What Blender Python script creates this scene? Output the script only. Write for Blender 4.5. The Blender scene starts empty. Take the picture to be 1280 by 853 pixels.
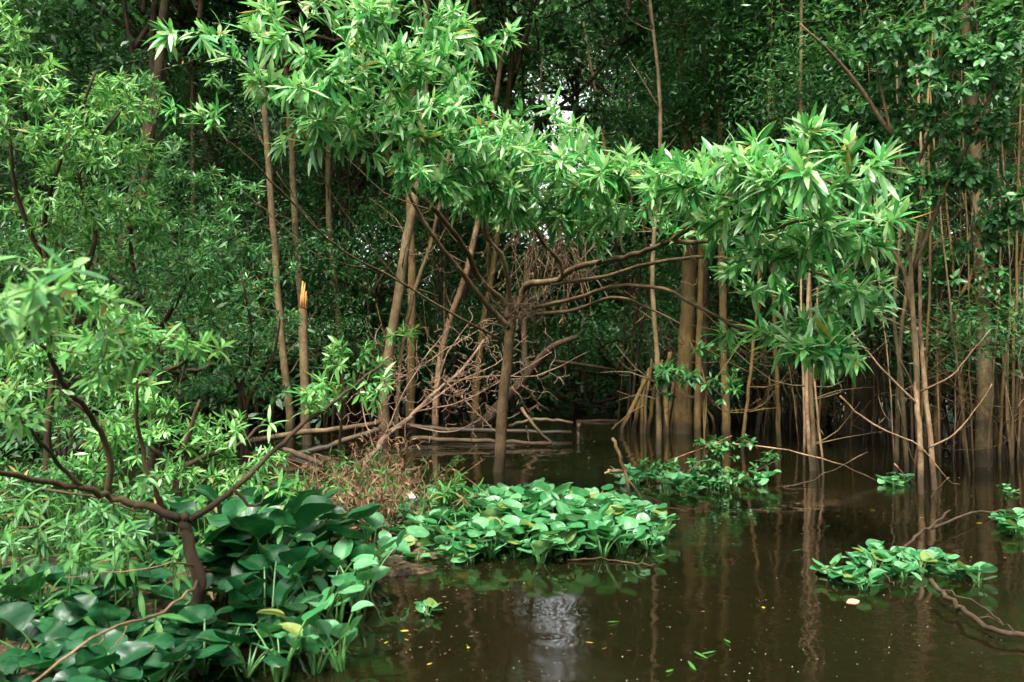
import bpy, math, random
import numpy as np
from mathutils import Vector

random.seed(7)
rng = np.random.default_rng(11)
S = bpy.context.scene
COL = S.collection
F = 1000.0            # focal length in photo pixels (1280 wide)
CAMH = 1.1            # eye height above the water
HOR = 450.0
PITCH = math.atan((HOR - 426.5) / F)
cp, sp = math.cos(PITCH), math.sin(PITCH)


def W(px, py, d):
    """world point seen at photo pixel (px,py), d metres ahead"""
    x = (px - 640.0) / F
    y = -(py - 426.5) / F
    dx, dy, dz = x, cp - y * sp, sp + y * cp
    s = d / dy
    return np.array((dx * s, d, CAMH + dz * s))


def G(px, py, z=0.0):
    """point of the water plane seen at a photo pixel"""
    x = (px - 640.0) / F
    y = -(py - 426.5) / F
    dx, dy, dz = x, cp - y * sp, sp + y * cp
    s = (z - CAMH) / dz
    return np.array((dx * s, dy * s, z))


def nrm(a):
    a = np.asarray(a, float)
    n = np.linalg.norm(a, axis=-1, keepdims=True)
    return a / np.maximum(n, 1e-9)


# ------------------------------------------------------------------ objects
def tag(o, label=None, cat=None, group=None, kind=None):
    if label: o['label'] = label
    if cat: o['category'] = cat
    if group: o['group'] = group
    if kind: o['kind'] = kind
    return o


def thing(name, label, cat, loc=(0, 0, 0), group=None):
    o = bpy.data.objects.new(name, None)
    o.empty_display_size = 0.1
    o.location = [float(v) for v in loc]
    COL.objects.link(o)
    return tag(o, label, cat, group)


def link(name, me, parent=None, loc=None):
    o = bpy.data.objects.new(name, me)
    COL.objects.link(o)
    if parent is not None:
        o.parent = parent
    if loc is not None:
        o.location = [float(v) for v in loc]
    return o


def copy_tree(o, parent=None):
    c = o.copy()
    COL.objects.link(c)
    c.parent = parent
    for ch in list(o.children):
        copy_tree(ch, c)
    return c


class MB:
    """collects vertices / faces / colour attribute into one mesh"""
    def __init__(s):
        s.v, s.f3, s.f4, s.c, s.n = [], [], [], [], 0

    def add(s, v, f3=None, f4=None, c=None):
        v = np.asarray(v, np.float32).reshape(-1, 3)
        if f3 is not None and len(f3): s.f3.append(np.asarray(f3, np.int64) + s.n)
        if f4 is not None and len(f4): s.f4.append(np.asarray(f4, np.int64) + s.n)
        s.v.append(v)
        s.c.append(np.zeros((len(v), 4), np.float32) if c is None else np.asarray(c, np.float32))
        s.n += len(v)

    def mesh(s, name, mat, off=(0, 0, 0), smooth=True):
        me = bpy.data.meshes.new(name)
        if s.n:
            v = np.concatenate(s.v) - np.asarray(off, np.float32)
            f3 = np.concatenate(s.f3) if s.f3 else np.zeros((0, 3), np.int64)
            f4 = np.concatenate(s.f4) if s.f4 else np.zeros((0, 4), np.int64)
            me.vertices.add(len(v))
            me.vertices.foreach_set('co', v.astype(np.float32).ravel())
            loops = np.concatenate([f3.ravel(), f4.ravel()]).astype(np.int32)
            tot = np.concatenate([np.full(len(f3), 3), np.full(len(f4), 4)]).astype(np.int32)
            st = np.concatenate([[0], np.cumsum(tot)[:-1]]).astype(np.int32)
            me.loops.add(len(loops))
            me.loops.foreach_set('vertex_index', loops)
            me.polygons.add(len(tot))
            me.polygons.foreach_set('loop_start', st)
            me.polygons.foreach_set('loop_total', tot)
            me.polygons.foreach_set('use_smooth', np.full(len(tot), smooth))
            a = me.attributes.new('leafv', 'FLOAT_COLOR', 'POINT')
            a.data.foreach_set('color', np.concatenate(s.c).ravel())
            me.update(calc_edges=True)
        me.materials.append(mat)
        return me

    def obj(s, name, mat, parent=None, off=None, smooth=True):
        if off is None:
            off = parent.location if parent is not None else (0, 0, 0)
        return link(name, s.mesh(name, mat, off, smooth), parent)


def tube(mb, pts, rad, k=6, cap=True, lump=0.0):
    pts = np.asarray(pts, float)
    n = len(pts)
    rad = np.broadcast_to(np.asarray(rad, float), (n,))
    t = np.gradient(pts, axis=0)
    t = nrm(t)
    ref = np.array((1.0, 0, 0)) if abs(t[0, 0]) < 0.8 else np.array((0, 1.0, 0))
    a = np.empty_like(t)
    for i in range(n):
        ref = ref - t[i] * ref.dot(t[i])
        ref = ref / max(np.linalg.norm(ref), 1e-9)
        a[i] = ref
    b = np.cross(t, a)
    th = np.arange(k) * 2 * math.pi / k
    r = rad[:, None] * np.ones((1, k))
    if lump:
        r = r * (1 + lump * rng.normal(size=(n, k)))
    v = pts[:, None, :] + r[:, :, None] * (np.cos(th)[None, :, None] * a[:, None, :] + np.sin(th)[None, :, None] * b[:, None, :])
    v = v.reshape(-1, 3)
    i = np.arange(n - 1)[:, None] * k
    j = np.arange(k)[None, :]
    j2 = (j + 1) % k
    f = np.stack([i + j, i + j2, i + k + j2, i + k + j], -1).reshape(-1, 4)
    f3 = []
    if cap:
        v = np.vstack([v, pts[:1], pts[-1:]])
        f3 = [(n * k, (q + 1) % k, q) for q in range(k)] + [(n * k + 1, (n - 1) * k + q, (n - 1) * k + (q + 1) % k) for q in range(k)]
    rv = rng.random()
    c = np.zeros((len(v), 4)); c[:, 0] = rv; c[:, 3] = 1
    mb.add(v, f3, f, c)


def smooth_path(pts, sub=4, jit=0.0):
    """Catmull-Rom through pts"""
    p = np.asarray(pts, float)
    if len(p) == 2:
        p = np.array([p[0], p[0] * .67 + p[1] * .33, p[0] * .33 + p[1] * .67, p[1]])
    q = np.vstack([2 * p[0] - p[1], p, 2 * p[-1] - p[-2]])
    out = []
    for i in range(1, len(q) - 2):
        for s in range(sub):
            t = s / sub
            out.append(0.5 * (2 * q[i] + (q[i + 1] - q[i - 1]) * t + (2 * q[i - 1] - 5 * q[i] + 4 * q[i + 1] - q[i + 2]) * t * t
                              + (3 * q[i] - q[i - 1] - 3 * q[i + 1] + q[i + 2]) * t ** 3))
    out.append(p[-1])
    out = np.array(out)
    if jit:
        out[1:-1] += rng.normal(size=(len(out) - 2, 3)) * jit
    return out


# ------------------------------------------------------------------ leaves
# template: stations along t, (half width)
LT = [(0.0, 0.0), (0.18, 0.52), (0.42, 0.98), (0.66, 0.9), (0.86, 0.5), (1.0, 0.0)]
OV = [(0.0, 0.0), (0.14, 0.66), (0.38, 1.0), (0.62, 0.98), (0.85, 0.6), (1.0, 0.0)]


def leaves(mb, P, D, N, L, Wd, bend=0.25, fold=0.25, tpl=LT, flat=False):
    """many leaves: base P, direction D, upper normal N, length L, width Wd"""
    P = np.asarray(P, float); m = len(P)
    if m == 0: return
    D = nrm(D); N = nrm(N - D * (N * D).sum(-1, keepdims=True))
    B = np.cross(N, D)
    L = np.broadcast_to(np.asarray(L, float), (m,)); Wd = np.broadcast_to(np.asarray(Wd, float), (m,))
    bend = np.broadcast_to(np.asarray(bend, float), (m,))
    r1 = rng.random(m); r2 = rng.random(m)
    if flat:
        rows = [(0.0, 0, 0.0), (0.45, -1, 0.06), (0.45, 1, 0.06), (1.0, 0, 0.0)]
        f3 = np.array([(0, 2, 1), (1, 2, 3)]); f4 = np.zeros((0, 4), int)
    else:
        rows = [(0.0, 0, 0.0)]
        for t, w in tpl[1:-1]:
            rows += [(t, -w, fold * w), (t, 0, 0.0), (t, w, fold * w)]
        rows += [(1.0, 0, 0.0)]
        ns = len(tpl) - 2
        f3 = [(0, 2, 1), (0, 3, 2)]
        f4 = []
        for s in range(ns - 1):
            a = 1 + 3 * s; b = a + 3
            f4 += [(a, a + 1, b + 1, b), (a + 1, a + 2, b + 2, b + 1)]
        e = 1 + 3 * (ns - 1); tip = 1 + 3 * ns
        f3 += [(e, e + 1, tip), (e + 1, e + 2, tip)]
        f3 = np.array(f3); f4 = np.array(f4)
    rows = np.array(rows, float); k = len(rows)
    t = rows[:, 0][None, :, None]; u = rows[:, 1][None, :, None]; h = rows[:, 2][None, :, None]
    Lb = L[:, None, None]; Wb = (Wd * 0.5)[:, None, None]
    bz = -bend[:, None, None] * (t ** 2) * Lb
    v = P[:, None, :] + D[:, None, :] * (t * Lb) + B[:, None, :] * (u * Wb) + N[:, None, :] * (h * Wb + bz)
    c = np.empty((m, k, 4), np.float32)
    c[:, :, 0] = r1[:, None]; c[:, :, 1] = np.abs(rows[:, 1])[None, :]; c[:, :, 2] = rows[:, 0][None, :]; c[:, :, 3] = r2[:, None]
    off = (np.arange(m) * k)[:, None, None]
    mb.add(v.reshape(-1, 3), (f3[None] + off).reshape(-1, 3), (f4[None] + off).reshape(-1, 4) if len(f4) else None, c.reshape(-1, 4))


def rosette(T, tip, n, L, spread=(25, 95), droop=0.15):
    """arrays for n leaves radiating from a twig tip along T"""
    T = nrm(T)
    ref = np.array((0, 0, 1.0)) if abs(T[2]) < 0.9 else np.array((1.0, 0, 0))
    a = nrm(np.cross(T, ref)); b = np.cross(T, a)
    ph = np.arange(n) * 2.4 + rng.random() * 6.28 + rng.normal(size=n) * .25
    al = np.radians(np.linspace(spread[0], spread[1], n) + rng.normal(size=n) * 10)
    rad = np.cos(ph)[:, None] * a + np.sin(ph)[:, None] * b
    D = T * np.cos(al)[:, None] + rad * np.sin(al)[:, None]
    D[:, 2] -= droop
    N = T * np.sin(al)[:, None] - rad * np.cos(al)[:, None]
    N = nrm(N) * 0.6 + np.array((0, 0, 0.8)) + rng.normal(size=(n, 3)) * .18
    P = tip - T * (np.linspace(0, 1, n)[:, None]) * L * 0.35
    return P, D, N


class Plant:
    """stems given as paths, twigs grown to target points, leaves on the twigs"""
    def __init__(s):
        s.limbs = []          # name, path, radii, k
        s.pos, s.dir, s.lid, s.rad = [], [], [], []
        s.tw = {}             # limb id -> list of (path, radii)
        s.lf = {}             # limb id -> list of (P, D, N, L, W)

    def limb(s, pts, r0, r1, name='limb', k=7, sub=4, jit=0.004, grow=True, lump=0.04, start=0.0):
        p = smooth_path(pts, sub, jit)
        r = np.linspace(r0, r1, len(p))
        i = len(s.limbs)
        s.limbs.append((name, p, r, k, lump))
        s.tw[i] = []; s.lf[i] = []
        if grow:
            t = np.gradient(p, axis=0)
            for q in range(int(len(p) * start), len(p)):
                s.pos.append(p[q]); s.dir.append(nrm(t[q])); s.lid.append(i); s.rad.append(r[q])
        return i

    def grow(s, targets, leaf=(0.11, 0.028), nl=8, along=4, maxd=1.2, up=0.15, tr=0.0022, spread=(25, 95), droop=0.15, bare=0.0, alongfrac=0.5):
        T = np.asarray(targets, float)
        T = T[rng.permutation(len(T))]
        pos = np.array(s.pos)
        d0 = np.array([np.min(((pos - t) ** 2).sum(1)) for t in T])
        T = T[np.argsort(d0)]
        cap = len(s.pos) + len(T) * 6
        buf = np.empty((cap, 3)); buf[:len(pos)] = pos; n = len(pos)
        for t in T:
            d2 = ((buf[:n] - t) ** 2).sum(1)
            j = int(np.argmin(d2)); dist = math.sqrt(d2[j])
            if dist > maxd or dist < 0.03: continue
            a = buf[j].copy(); pd = s.dir[j]; lid = s.lid[j]
            mid = a + pd * dist * 0.28 + (t - a) * 0.3 + rng.normal(size=3) * dist * 0.07
            mid2 = t * 0.75 + a * 0.25 + rng.normal(size=3) * dist * 0.05 - np.array((0, 0, up)) * dist * .4
            q = np.linspace(0, 1, 6)[:, None]
            p = (1 - q) ** 3 * a + 3 * (1 - q) ** 2 * q * mid + 3 * (1 - q) * q * q * mid2 + q ** 3 * t
            rr0 = min(s.rad[j] * 0.75, tr + 0.007 * dist)
            r = np.linspace(max(rr0, tr), tr * .7, 6)
            s.tw[lid].append((p, r))
            dirs = nrm(np.gradient(p, axis=0))
            for w in range(1, 6):
                buf[n] = p[w]; n += 1
                s.pos.append(p[w]); s.dir.append(dirs[w]); s.lid.append(lid); s.rad.append(r[w])
            if rng.random() < bare: continue
            td = nrm(dirs[-1] + np.array((0, 0, up)))
            sc = rng.uniform(0.72, 1.2)
            nn = max(3, int(nl + rng.integers(-2, 3)))
            P, D, N = rosette(td, p[-1], nn, leaf[0] * sc, spread, droop)
            LL = leaf[0] * sc * rng.uniform(.45, 1.15, nn); LL[0] *= .6
            s.lf[lid].append((P, D, N, LL, leaf[1] * sc * rng.uniform(.8, 1.15, nn)))
            m = along
            if m:
                u = rng.uniform(1 - alongfrac, .95, m) * 4.999
                ii = u.astype(int); fr = (u - ii)[:, None]
                P = p[ii] * (1 - fr) + p[ii + 1] * fr
                dd = dirs[ii]
                sd = nrm(np.cross(dd, rng.normal(size=(m, 3))))
                D = dd * .6 + sd * .8; D[:, 2] -= droop * .6
                N = np.array((0, 0, 1.0)) + rng.normal(size=(m, 3)) * .3
                s.lf[lid].append((P, D, N, leaf[0] * sc * rng.uniform(.45, 1.1, m), leaf[1] * sc * rng.uniform(.7, 1.15, m)))

    def sprig(s, lid, p, td, n=8, leaf=(0.12, .03), spread=(25, 95), droop=.15):
        P, D, N = rosette(np.asarray(td, float), np.asarray(p, float), n, leaf[0], spread, droop)
        s.lf[lid].append((P, D, N, leaf[0] * rng.uniform(.75, 1.1, n), leaf[1] * rng.uniform(.85, 1.15, n)))

    def build(s, root, bark, leafm, twigm=None, tpl=LT, twk=4, bend=(0.05, .45), flat=False, leafname='foliage'):
        off = root.location
        for i, (name, p, r, k, lump) in enumerate(s.limbs):
            mb = MB()
            tube(mb, p, r, k, lump=lump)
            for pp, rr in s.tw[i]:
                tube(mb, pp, rr, twk, cap=False)
            o = mb.obj(name, bark, root, off)
            if s.lf[i]:
                mb = MB()
                A = [np.concatenate([x[q] for x in s.lf[i]]) for q in range(5)]
                leaves(mb, A[0], A[1], A[2], A[3], A[4], bend=rng.uniform(bend[0], bend[1], len(A[0])), tpl=tpl, flat=flat)
                mb.obj(leafname, leafm, o, off)


def blob(px, py, d, rx, ry, rd, n, shell=0.5, clump=9, cs=.2):
    """n points in an ellipsoid round pixel (px,py) at depth d; rx,ry in photo pixels, rd in metres"""
    c = W(px, py, d)
    k = max(3, int(n / clump))
    u = nrm(rng.normal(size=(k, 3))) * (rng.random(k)[:, None] ** shell)
    u = u[rng.integers(0, k, n)] + rng.normal(size=(n, 3)) * cs
    return c + u * np.array((rx * d / F, rd, ry * d / F))


def blobs(lst, clump=9, cs=.2):
    return np.vstack([blob(*b, clump=clump, cs=cs) for b in lst])


# ------------------------------------------------------------------ materials
def nodes(name):
    m = bpy.data.materials.new(name)
    m.use_nodes = True
    nt = m.node_tree
    nt.nodes.clear()
    out = nt.nodes.new('ShaderNodeOutputMaterial')
    return m, nt, out


def ramp(nt, stops, interp='LINEAR'):
    r = nt.nodes.new('ShaderNodeValToRGB')
    r.color_ramp.interpolation = interp
    e = r.color_ramp.elements
    while len(e) < len(stops): e.new(0.5)
    for q, (p, c) in zip(e, stops):
        q.position = p
        q.color = (*c, 1)
    return r


def leaf_mat(name, cols, rough=0.42, trans=0.3, tcol=None, spec=0.5, vein=0.35, odd=None, spots=0.0, ribs=False):
    m, nt, out = nodes(name)
    N = nt.nodes.new; K = nt.links.new
    at = N('ShaderNodeAttribute'); at.attribute_name = 'leafv'
    sep = N('ShaderNodeSeparateColor'); K(at.outputs['Color'], sep.inputs[0])
    stops = [(i / max(1, len(cols) - 1), c) for i, c in enumerate(cols)]
    if odd:   # a few yellowed leaves
        stops = [(p * 0.978, c) for p, c in stops] + [(0.986, odd), (1.0, odd)]
    r = ramp(nt, stops); K(sep.outputs[0], r.inputs[0])
    # pale midrib and base
    mr = N('ShaderNodeMapRange'); mr.inputs[1].default_value = 0.0; mr.inputs[2].default_value = 0.22
    mr.inputs[3].default_value = vein; mr.inputs[4].default_value = 0.0
    K(sep.outputs[1], mr.inputs[0])
    mix = N('ShaderNodeMix'); mix.data_type = 'RGBA'
    K(mr.outputs[0], mix.inputs['Factor']); K(r.outputs[0], mix.inputs['A'])
    mix.inputs['B'].default_value = (0.16, 0.24, 0.07, 1)
    # mottling on the blade
    tc = N('ShaderNodeTexCoord')
    nz = N('ShaderNodeTexNoise'); nz.inputs['Scale'].default_value = 38; nz.inputs['Detail'].default_value = 3
    K(tc.outputs['Object'], nz.inputs['Vector'])
    hs = N('ShaderNodeHueSaturation'); K(mix.outputs['Result'], hs.inputs['Color'])
    mv = N('ShaderNodeMapRange'); mv.inputs[3].default_value = 0.65; mv.inputs[4].default_value = 1.4
    K(nz.outputs[0], mv.inputs[0]); K(mv.outputs[0], hs.inputs['Value'])
    col = hs.outputs[0]
    if spots:
        nz2 = N('ShaderNodeTexNoise'); nz2.inputs['Scale'].default_value = 16; nz2.inputs['Detail'].default_value = 5
        K(tc.outputs['Object'], nz2.inputs['Vector'])
        rs = ramp(nt, [(0.62, (0, 0, 0)), (0.72, (spots, spots, spots))]); K(nz2.outputs[0], rs.inputs[0])
        mx2 = N('ShaderNodeMix'); mx2.data_type = 'RGBA'; K(rs.outputs[0], mx2.inputs['Factor']); K(col, mx2.inputs['A'])
        mx2.inputs['B'].default_value = (0.2, 0.15, 0.04, 1); col = mx2.outputs['Result']
    b = N('ShaderNodeBsdfPrincipled'); K(col, b.inputs['Base Color'])
    rr = N('ShaderNodeMapRange'); rr.inputs[3].default_value = rough - .1; rr.inputs[4].default_value = rough + .16
    K(nz.outputs[0], rr.inputs[0]); K(rr.outputs[0], b.inputs['Roughness'])
    b.inputs['Specular IOR Level'].default_value = spec
    bp = N('ShaderNodeBump'); bp.inputs['Strength'].default_value = .25; bp.inputs['Distance'].default_value = .004
    K(nz.outputs[0], bp.inputs['Height']); K(bp.outputs[0], b.inputs['Normal'])
    if ribs:
        sn = N('ShaderNodeMath'); sn.operation = 'MULTIPLY'; sn.inputs[1].default_value = 46; K(sep.outputs[1], sn.inputs[0])
        s2 = N('ShaderNodeMath'); s2.operation = 'SINE'; K(sn.outputs[0], s2.inputs[0])
        s3 = N('ShaderNodeMath'); s3.operation = 'MULTIPLY_ADD'; s3.inputs[1].default_value = .12; K(s2.outputs[0], s3.inputs[0]); K(nz.outputs[0], s3.inputs[2])
        K(s3.outputs[0], bp.inputs['Height'])
        # brown dying tips
        e1 = N('ShaderNodeMath'); e1.operation = 'MULTIPLY_ADD'; e1.inputs[1].default_value = .35; K(nz.outputs[0], e1.inputs[0]); K(sep.outputs[2], e1.inputs[2])
        re_ = ramp(nt, [(1.0, (0, 0, 0)), (1.0, (0, 0, 0))]); re_.color_ramp.elements[0].position = .0
        e2 = N('ShaderNodeMapRange'); e2.inputs[1].default_value = 1.1; e2.inputs[2].default_value = 1.2; e2.inputs[3].default_value = 0; e2.inputs[4].default_value = .8
        nt.nodes.remove(re_)
        K(e1.outputs[0], e2.inputs[0])
        mb_ = N('ShaderNodeMix'); mb_.data_type = 'RGBA'; K(e2.outputs[0], mb_.inputs['Factor']); K(col, mb_.inputs['A'])
        mb_.inputs['B'].default_value = (.13, .085, .025, 1); col = mb_.outputs['Result']
        K(col, b.inputs['Base Color'])
    if trans:
        tr = N('ShaderNodeBsdfTranslucent')
        hs2 = N('ShaderNodeHueSaturation'); hs2.inputs['Hue'].default_value = 0.475; hs2.inputs['Value'].default_value = 1.9
        K(col, hs2.inputs['Color']); K(hs2.outputs[0], tr.inputs['Color'])
        ms = N('ShaderNodeMixShader'); ms.inputs[0].default_value = trans
        K(b.outputs[0], ms.inputs[1]); K(tr.outputs[0], ms.inputs[2]); K(ms.outputs[0], out.inputs[0])
    else:
        K(b.outputs[0], out.inputs[0])
    return m


def bark_mat(name, dark, mid, light, scale=9.0, stretch=0.18, bump=0.5, moss=0.0, rough=0.85):
    m, nt, out = nodes(name)
    N = nt.nodes.new; K = nt.links.new
    tc = N('ShaderNodeTexCoord')
    mp = N('ShaderNodeMapping'); mp.inputs['Scale'].default_value = (1, 1, stretch)
    K(tc.outputs['Object'], mp.inputs['Vector'])
    nz = N('ShaderNodeTexNoise'); nz.inputs['Scale'].default_value = scale * 4; nz.inputs['Detail'].default_value = 6; nz.inputs['Roughness'].default_value = .65
    K(mp.outputs[0], nz.inputs['Vector'])
    nb = N('ShaderNodeTexNoise'); nb.inputs['Scale'].default_value = scale * .35; nb.inputs['Detail'].default_value = 3
    K(tc.outputs['Object'], nb.inputs['Vector'])
    ad = N('ShaderNodeMath'); ad.operation = 'MULTIPLY_ADD'; ad.inputs[1].default_value = .6
    K(nb.outputs[0], ad.inputs[0])
    sc = N('ShaderNodeMath'); sc.operation = 'MULTIPLY'; sc.inputs[1].default_value = .45; K(nz.outputs[0], sc.inputs[0]); K(sc.outputs[0], ad.inputs[2])
    r = ramp(nt, [(0.38, dark), (0.52, mid), (0.66, light)]); K(ad.outputs[0], r.inputs[0])
    col = r.outputs[0]
    if moss:
        nm = N('ShaderNodeTexNoise'); nm.inputs['Scale'].default_value = scale * .6; nm.inputs['Detail'].default_value = 6
        K(tc.outputs['Object'], nm.inputs['Vector'])
        rm = ramp(nt, [(0.5, (0, 0, 0)), (0.65, (moss, moss, moss))]); K(nm.outputs[0], rm.inputs[0])
        mx = N('ShaderNodeMix'); mx.data_type = 'RGBA'; K(rm.outputs[0], mx.inputs['Factor']); K(col, mx.inputs['A'])
        mx.inputs['B'].default_value = (0.06, 0.075, 0.02, 1); col = mx.outputs['Result']
    nl_ = N('ShaderNodeTexNoise'); nl_.inputs['Scale'].default_value = scale * 1.3; nl_.inputs['Detail'].default_value = 7; nl_.inputs['Roughness'].default_value = .7
    K(tc.outputs['Object'], nl_.inputs['Vector'])
    rl = ramp(nt, [(.6, (0, 0, 0)), (.68, (.5, .5, .5))]); K(nl_.outputs[0], rl.inputs[0])
    ml = N('ShaderNodeMix'); ml.data_type = 'RGBA'; K(rl.outputs[0], ml.inputs['Factor']); K(col, ml.inputs['A'])
    ml.inputs['B'].default_value = (min(1, light[0] * 1.25), min(1, light[1] * 1.4), min(1, light[2] * 1.5), 1); col = ml.outputs['Result']
    # silt and wet stain left by the flood just above the water
    ge = N('ShaderNodeNewGeometry'); sx = N('ShaderNodeSeparateXYZ'); K(ge.outputs['Position'], sx.inputs[0])
    za = N('ShaderNodeMath'); za.operation = 'MULTIPLY_ADD'; za.inputs[1].default_value = -.3; K(nl_.outputs[0], za.inputs[0]); K(sx.outputs[2], za.inputs[2])
    zr = N('ShaderNodeMapRange'); zr.inputs[1].default_value = -.02; zr.inputs[2].default_value = .09; zr.inputs[3].default_value = .78; zr.inputs[4].default_value = 0.0
    K(za.outputs[0], zr.inputs[0])
    mz = N('ShaderNodeMix'); mz.data_type = 'RGBA'; K(zr.outputs[0], mz.inputs['Factor']); K(col, mz.inputs['A'])
    mz.inputs['B'].default_value = (.012, .009, .005, 1); col = mz.outputs['Result']
    b = N('ShaderNodeBsdfPrincipled'); K(col, b.inputs['Base Color']); b.inputs['Roughness'].default_value = rough
    b.inputs['Specular IOR Level'].default_value = .25
    bp = N('ShaderNodeBump'); bp.inputs['Strength'].default_value = bump; bp.inputs['Distance'].default_value = .012
    K(nz.outputs[0], bp.inputs['Height']); K(bp.outputs[0], b.inputs['Normal'])
    K(b.outputs[0], out.inputs[0])
    return m


M = {}
M['willow_leaf'] = leaf_mat('willow_leaf', [(0.015, 0.120, 0.031), (0.028, 0.190, 0.045), (0.062, 0.280, 0.067), (0.133, 0.360, 0.090), (0.247, 0.430, 0.179), (0.304, 0.450, 0.251)], rough=.33, trans=.3, odd=(.3, .25, .04), vein=.35)  # palest stops: pale undersides, and sky sheen painted into the colour
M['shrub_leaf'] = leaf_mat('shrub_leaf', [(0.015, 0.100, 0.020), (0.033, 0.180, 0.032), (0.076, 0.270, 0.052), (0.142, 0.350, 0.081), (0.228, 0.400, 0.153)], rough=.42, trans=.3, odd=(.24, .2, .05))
M['shrub_leaf_dark'] = leaf_mat('shrub_leaf_dark', [(0.011, 0.075, 0.016), (0.025, 0.130, 0.031), (0.057, 0.210, 0.054), (0.152, 0.320, 0.135)], rough=.38, trans=.3, odd=(.3, .2, .05))  # second, darker leaf colour for variety among the shrubs
M['broad_leaf'] = leaf_mat('broad_leaf', [(0.008, 0.055, 0.012), (0.016, 0.100, 0.023), (0.036, 0.150, 0.033), (0.080, 0.220, 0.066)], rough=.38, trans=.25, odd=(.07, .2, .05))
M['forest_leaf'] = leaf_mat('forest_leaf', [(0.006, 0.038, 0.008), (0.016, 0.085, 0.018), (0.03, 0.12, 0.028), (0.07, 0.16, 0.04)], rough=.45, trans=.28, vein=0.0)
M['herb_leaf'] = leaf_mat('herb_leaf', [(0.014, 0.070, 0.012), (0.030, 0.130, 0.022), (0.065, 0.200, 0.039)], rough=.5, spec=.3, trans=.25, odd=(.2, .13, .05))
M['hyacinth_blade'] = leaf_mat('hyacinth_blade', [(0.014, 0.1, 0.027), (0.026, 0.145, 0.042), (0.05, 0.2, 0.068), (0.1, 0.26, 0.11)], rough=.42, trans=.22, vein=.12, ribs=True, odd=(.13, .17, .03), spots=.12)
M['hyacinth_dark'] = leaf_mat('hyacinth_dark', [(0.002, 0.028, 0.008), (0.005, 0.05, 0.014), (0.012, 0.08, 0.024)], rough=.36, trans=.16, vein=.1, spots=.22, spec=.35, ribs=True)  # dark emerald, with the shade of the shrubs above put into the colour
M['hyacinth_stalk'] = leaf_mat('hyacinth_stalk', [(0.025, 0.1, 0.02), (0.07, 0.18, 0.04)], rough=.35, trans=.1, vein=0)
M['dry_leaf'] = leaf_mat('dry_leaf', [(0.08, 0.045, 0.022), (0.14, 0.08, 0.042), (0.22, 0.14, 0.085)], rough=.8, trans=.15, spec=.2, vein=.1)
M['brown_litter'] = leaf_mat('brown_litter', [(0.03, 0.018, 0.008), (0.07, 0.04, 0.018), (0.12, 0.08, 0.03), (0.1, 0.1, 0.03)], rough=.6, trans=0, vein=0)
M['yellow_leaf'] = leaf_mat('yellow_leaf', [(0.22, 0.13, 0.02), (0.32, 0.23, 0.03), (0.2, 0.2, 0.03)], rough=.4, trans=.1)
M['pink_leaf'] = leaf_mat('pink_leaf', [(0.55, 0.16, 0.1), (0.6, 0.22, 0.14)], rough=.5, trans=.1, vein=.05)
M['pale_scrap'] = leaf_mat('pale_scrap', [(0.6, 0.52, 0.45), (0.7, 0.62, 0.55)], rough=.8, trans=.1, vein=0)
M['pale_specks'] = leaf_mat('pale_specks', [(0.2, 0.17, 0.1), (0.32, 0.28, 0.2), (0.45, 0.4, 0.33)], rough=.7, trans=0, vein=0)
M['willow_bark'] = bark_mat('willow_bark', (0.028, 0.016, 0.006), (0.069, 0.043, 0.019), (0.129, 0.090, 0.042), scale=10, stretch=.4, bump=.5)
M['dark_bark'] = bark_mat('dark_bark', (0.013, 0.007, 0.004), (0.035, 0.021, 0.010), (0.068, 0.042, 0.019), scale=8, bump=.7, moss=.25)
M['brown_bark'] = bark_mat('brown_bark', (0.038, 0.021, 0.007), (0.096, 0.060, 0.019), (0.155, 0.103, 0.037), scale=7, bump=.5, moss=.22)
M['grey_bark'] = bark_mat('grey_bark', (0.035, 0.023, 0.011), (0.089, 0.061, 0.027), (0.157, 0.114, 0.056), scale=9, stretch=.5, bump=.35, moss=.15)
M['pink_bark'] = bark_mat('pink_bark', (0.072, 0.041, 0.020), (0.178, 0.109, 0.057), (0.291, 0.202, 0.112), scale=14, stretch=.5, bump=.25)
M['dead_wood'] = bark_mat('dead_wood', (0.055, 0.031, 0.015), (0.150, 0.089, 0.045), (0.260, 0.178, 0.095), scale=12, stretch=.5, bump=.4)
M['twig_wood'] = bark_mat('twig_wood', (0.055, 0.032, 0.020), (0.133, 0.081, 0.050), (0.220, 0.151, 0.101), scale=12, stretch=.5, bump=.3)
M['wet_wood'] = bark_mat('wet_wood', (0.013, 0.008, 0.004), (0.046, 0.028, 0.012), (0.103, 0.065, 0.029), scale=9, stretch=.6, bump=.6, rough=.55, moss=.3)
M['raw_wood'] = bark_mat('raw_wood', (0.285, 0.123, 0.033), (0.494, 0.237, 0.074), (0.617, 0.362, 0.132), scale=16, bump=.5)


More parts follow.
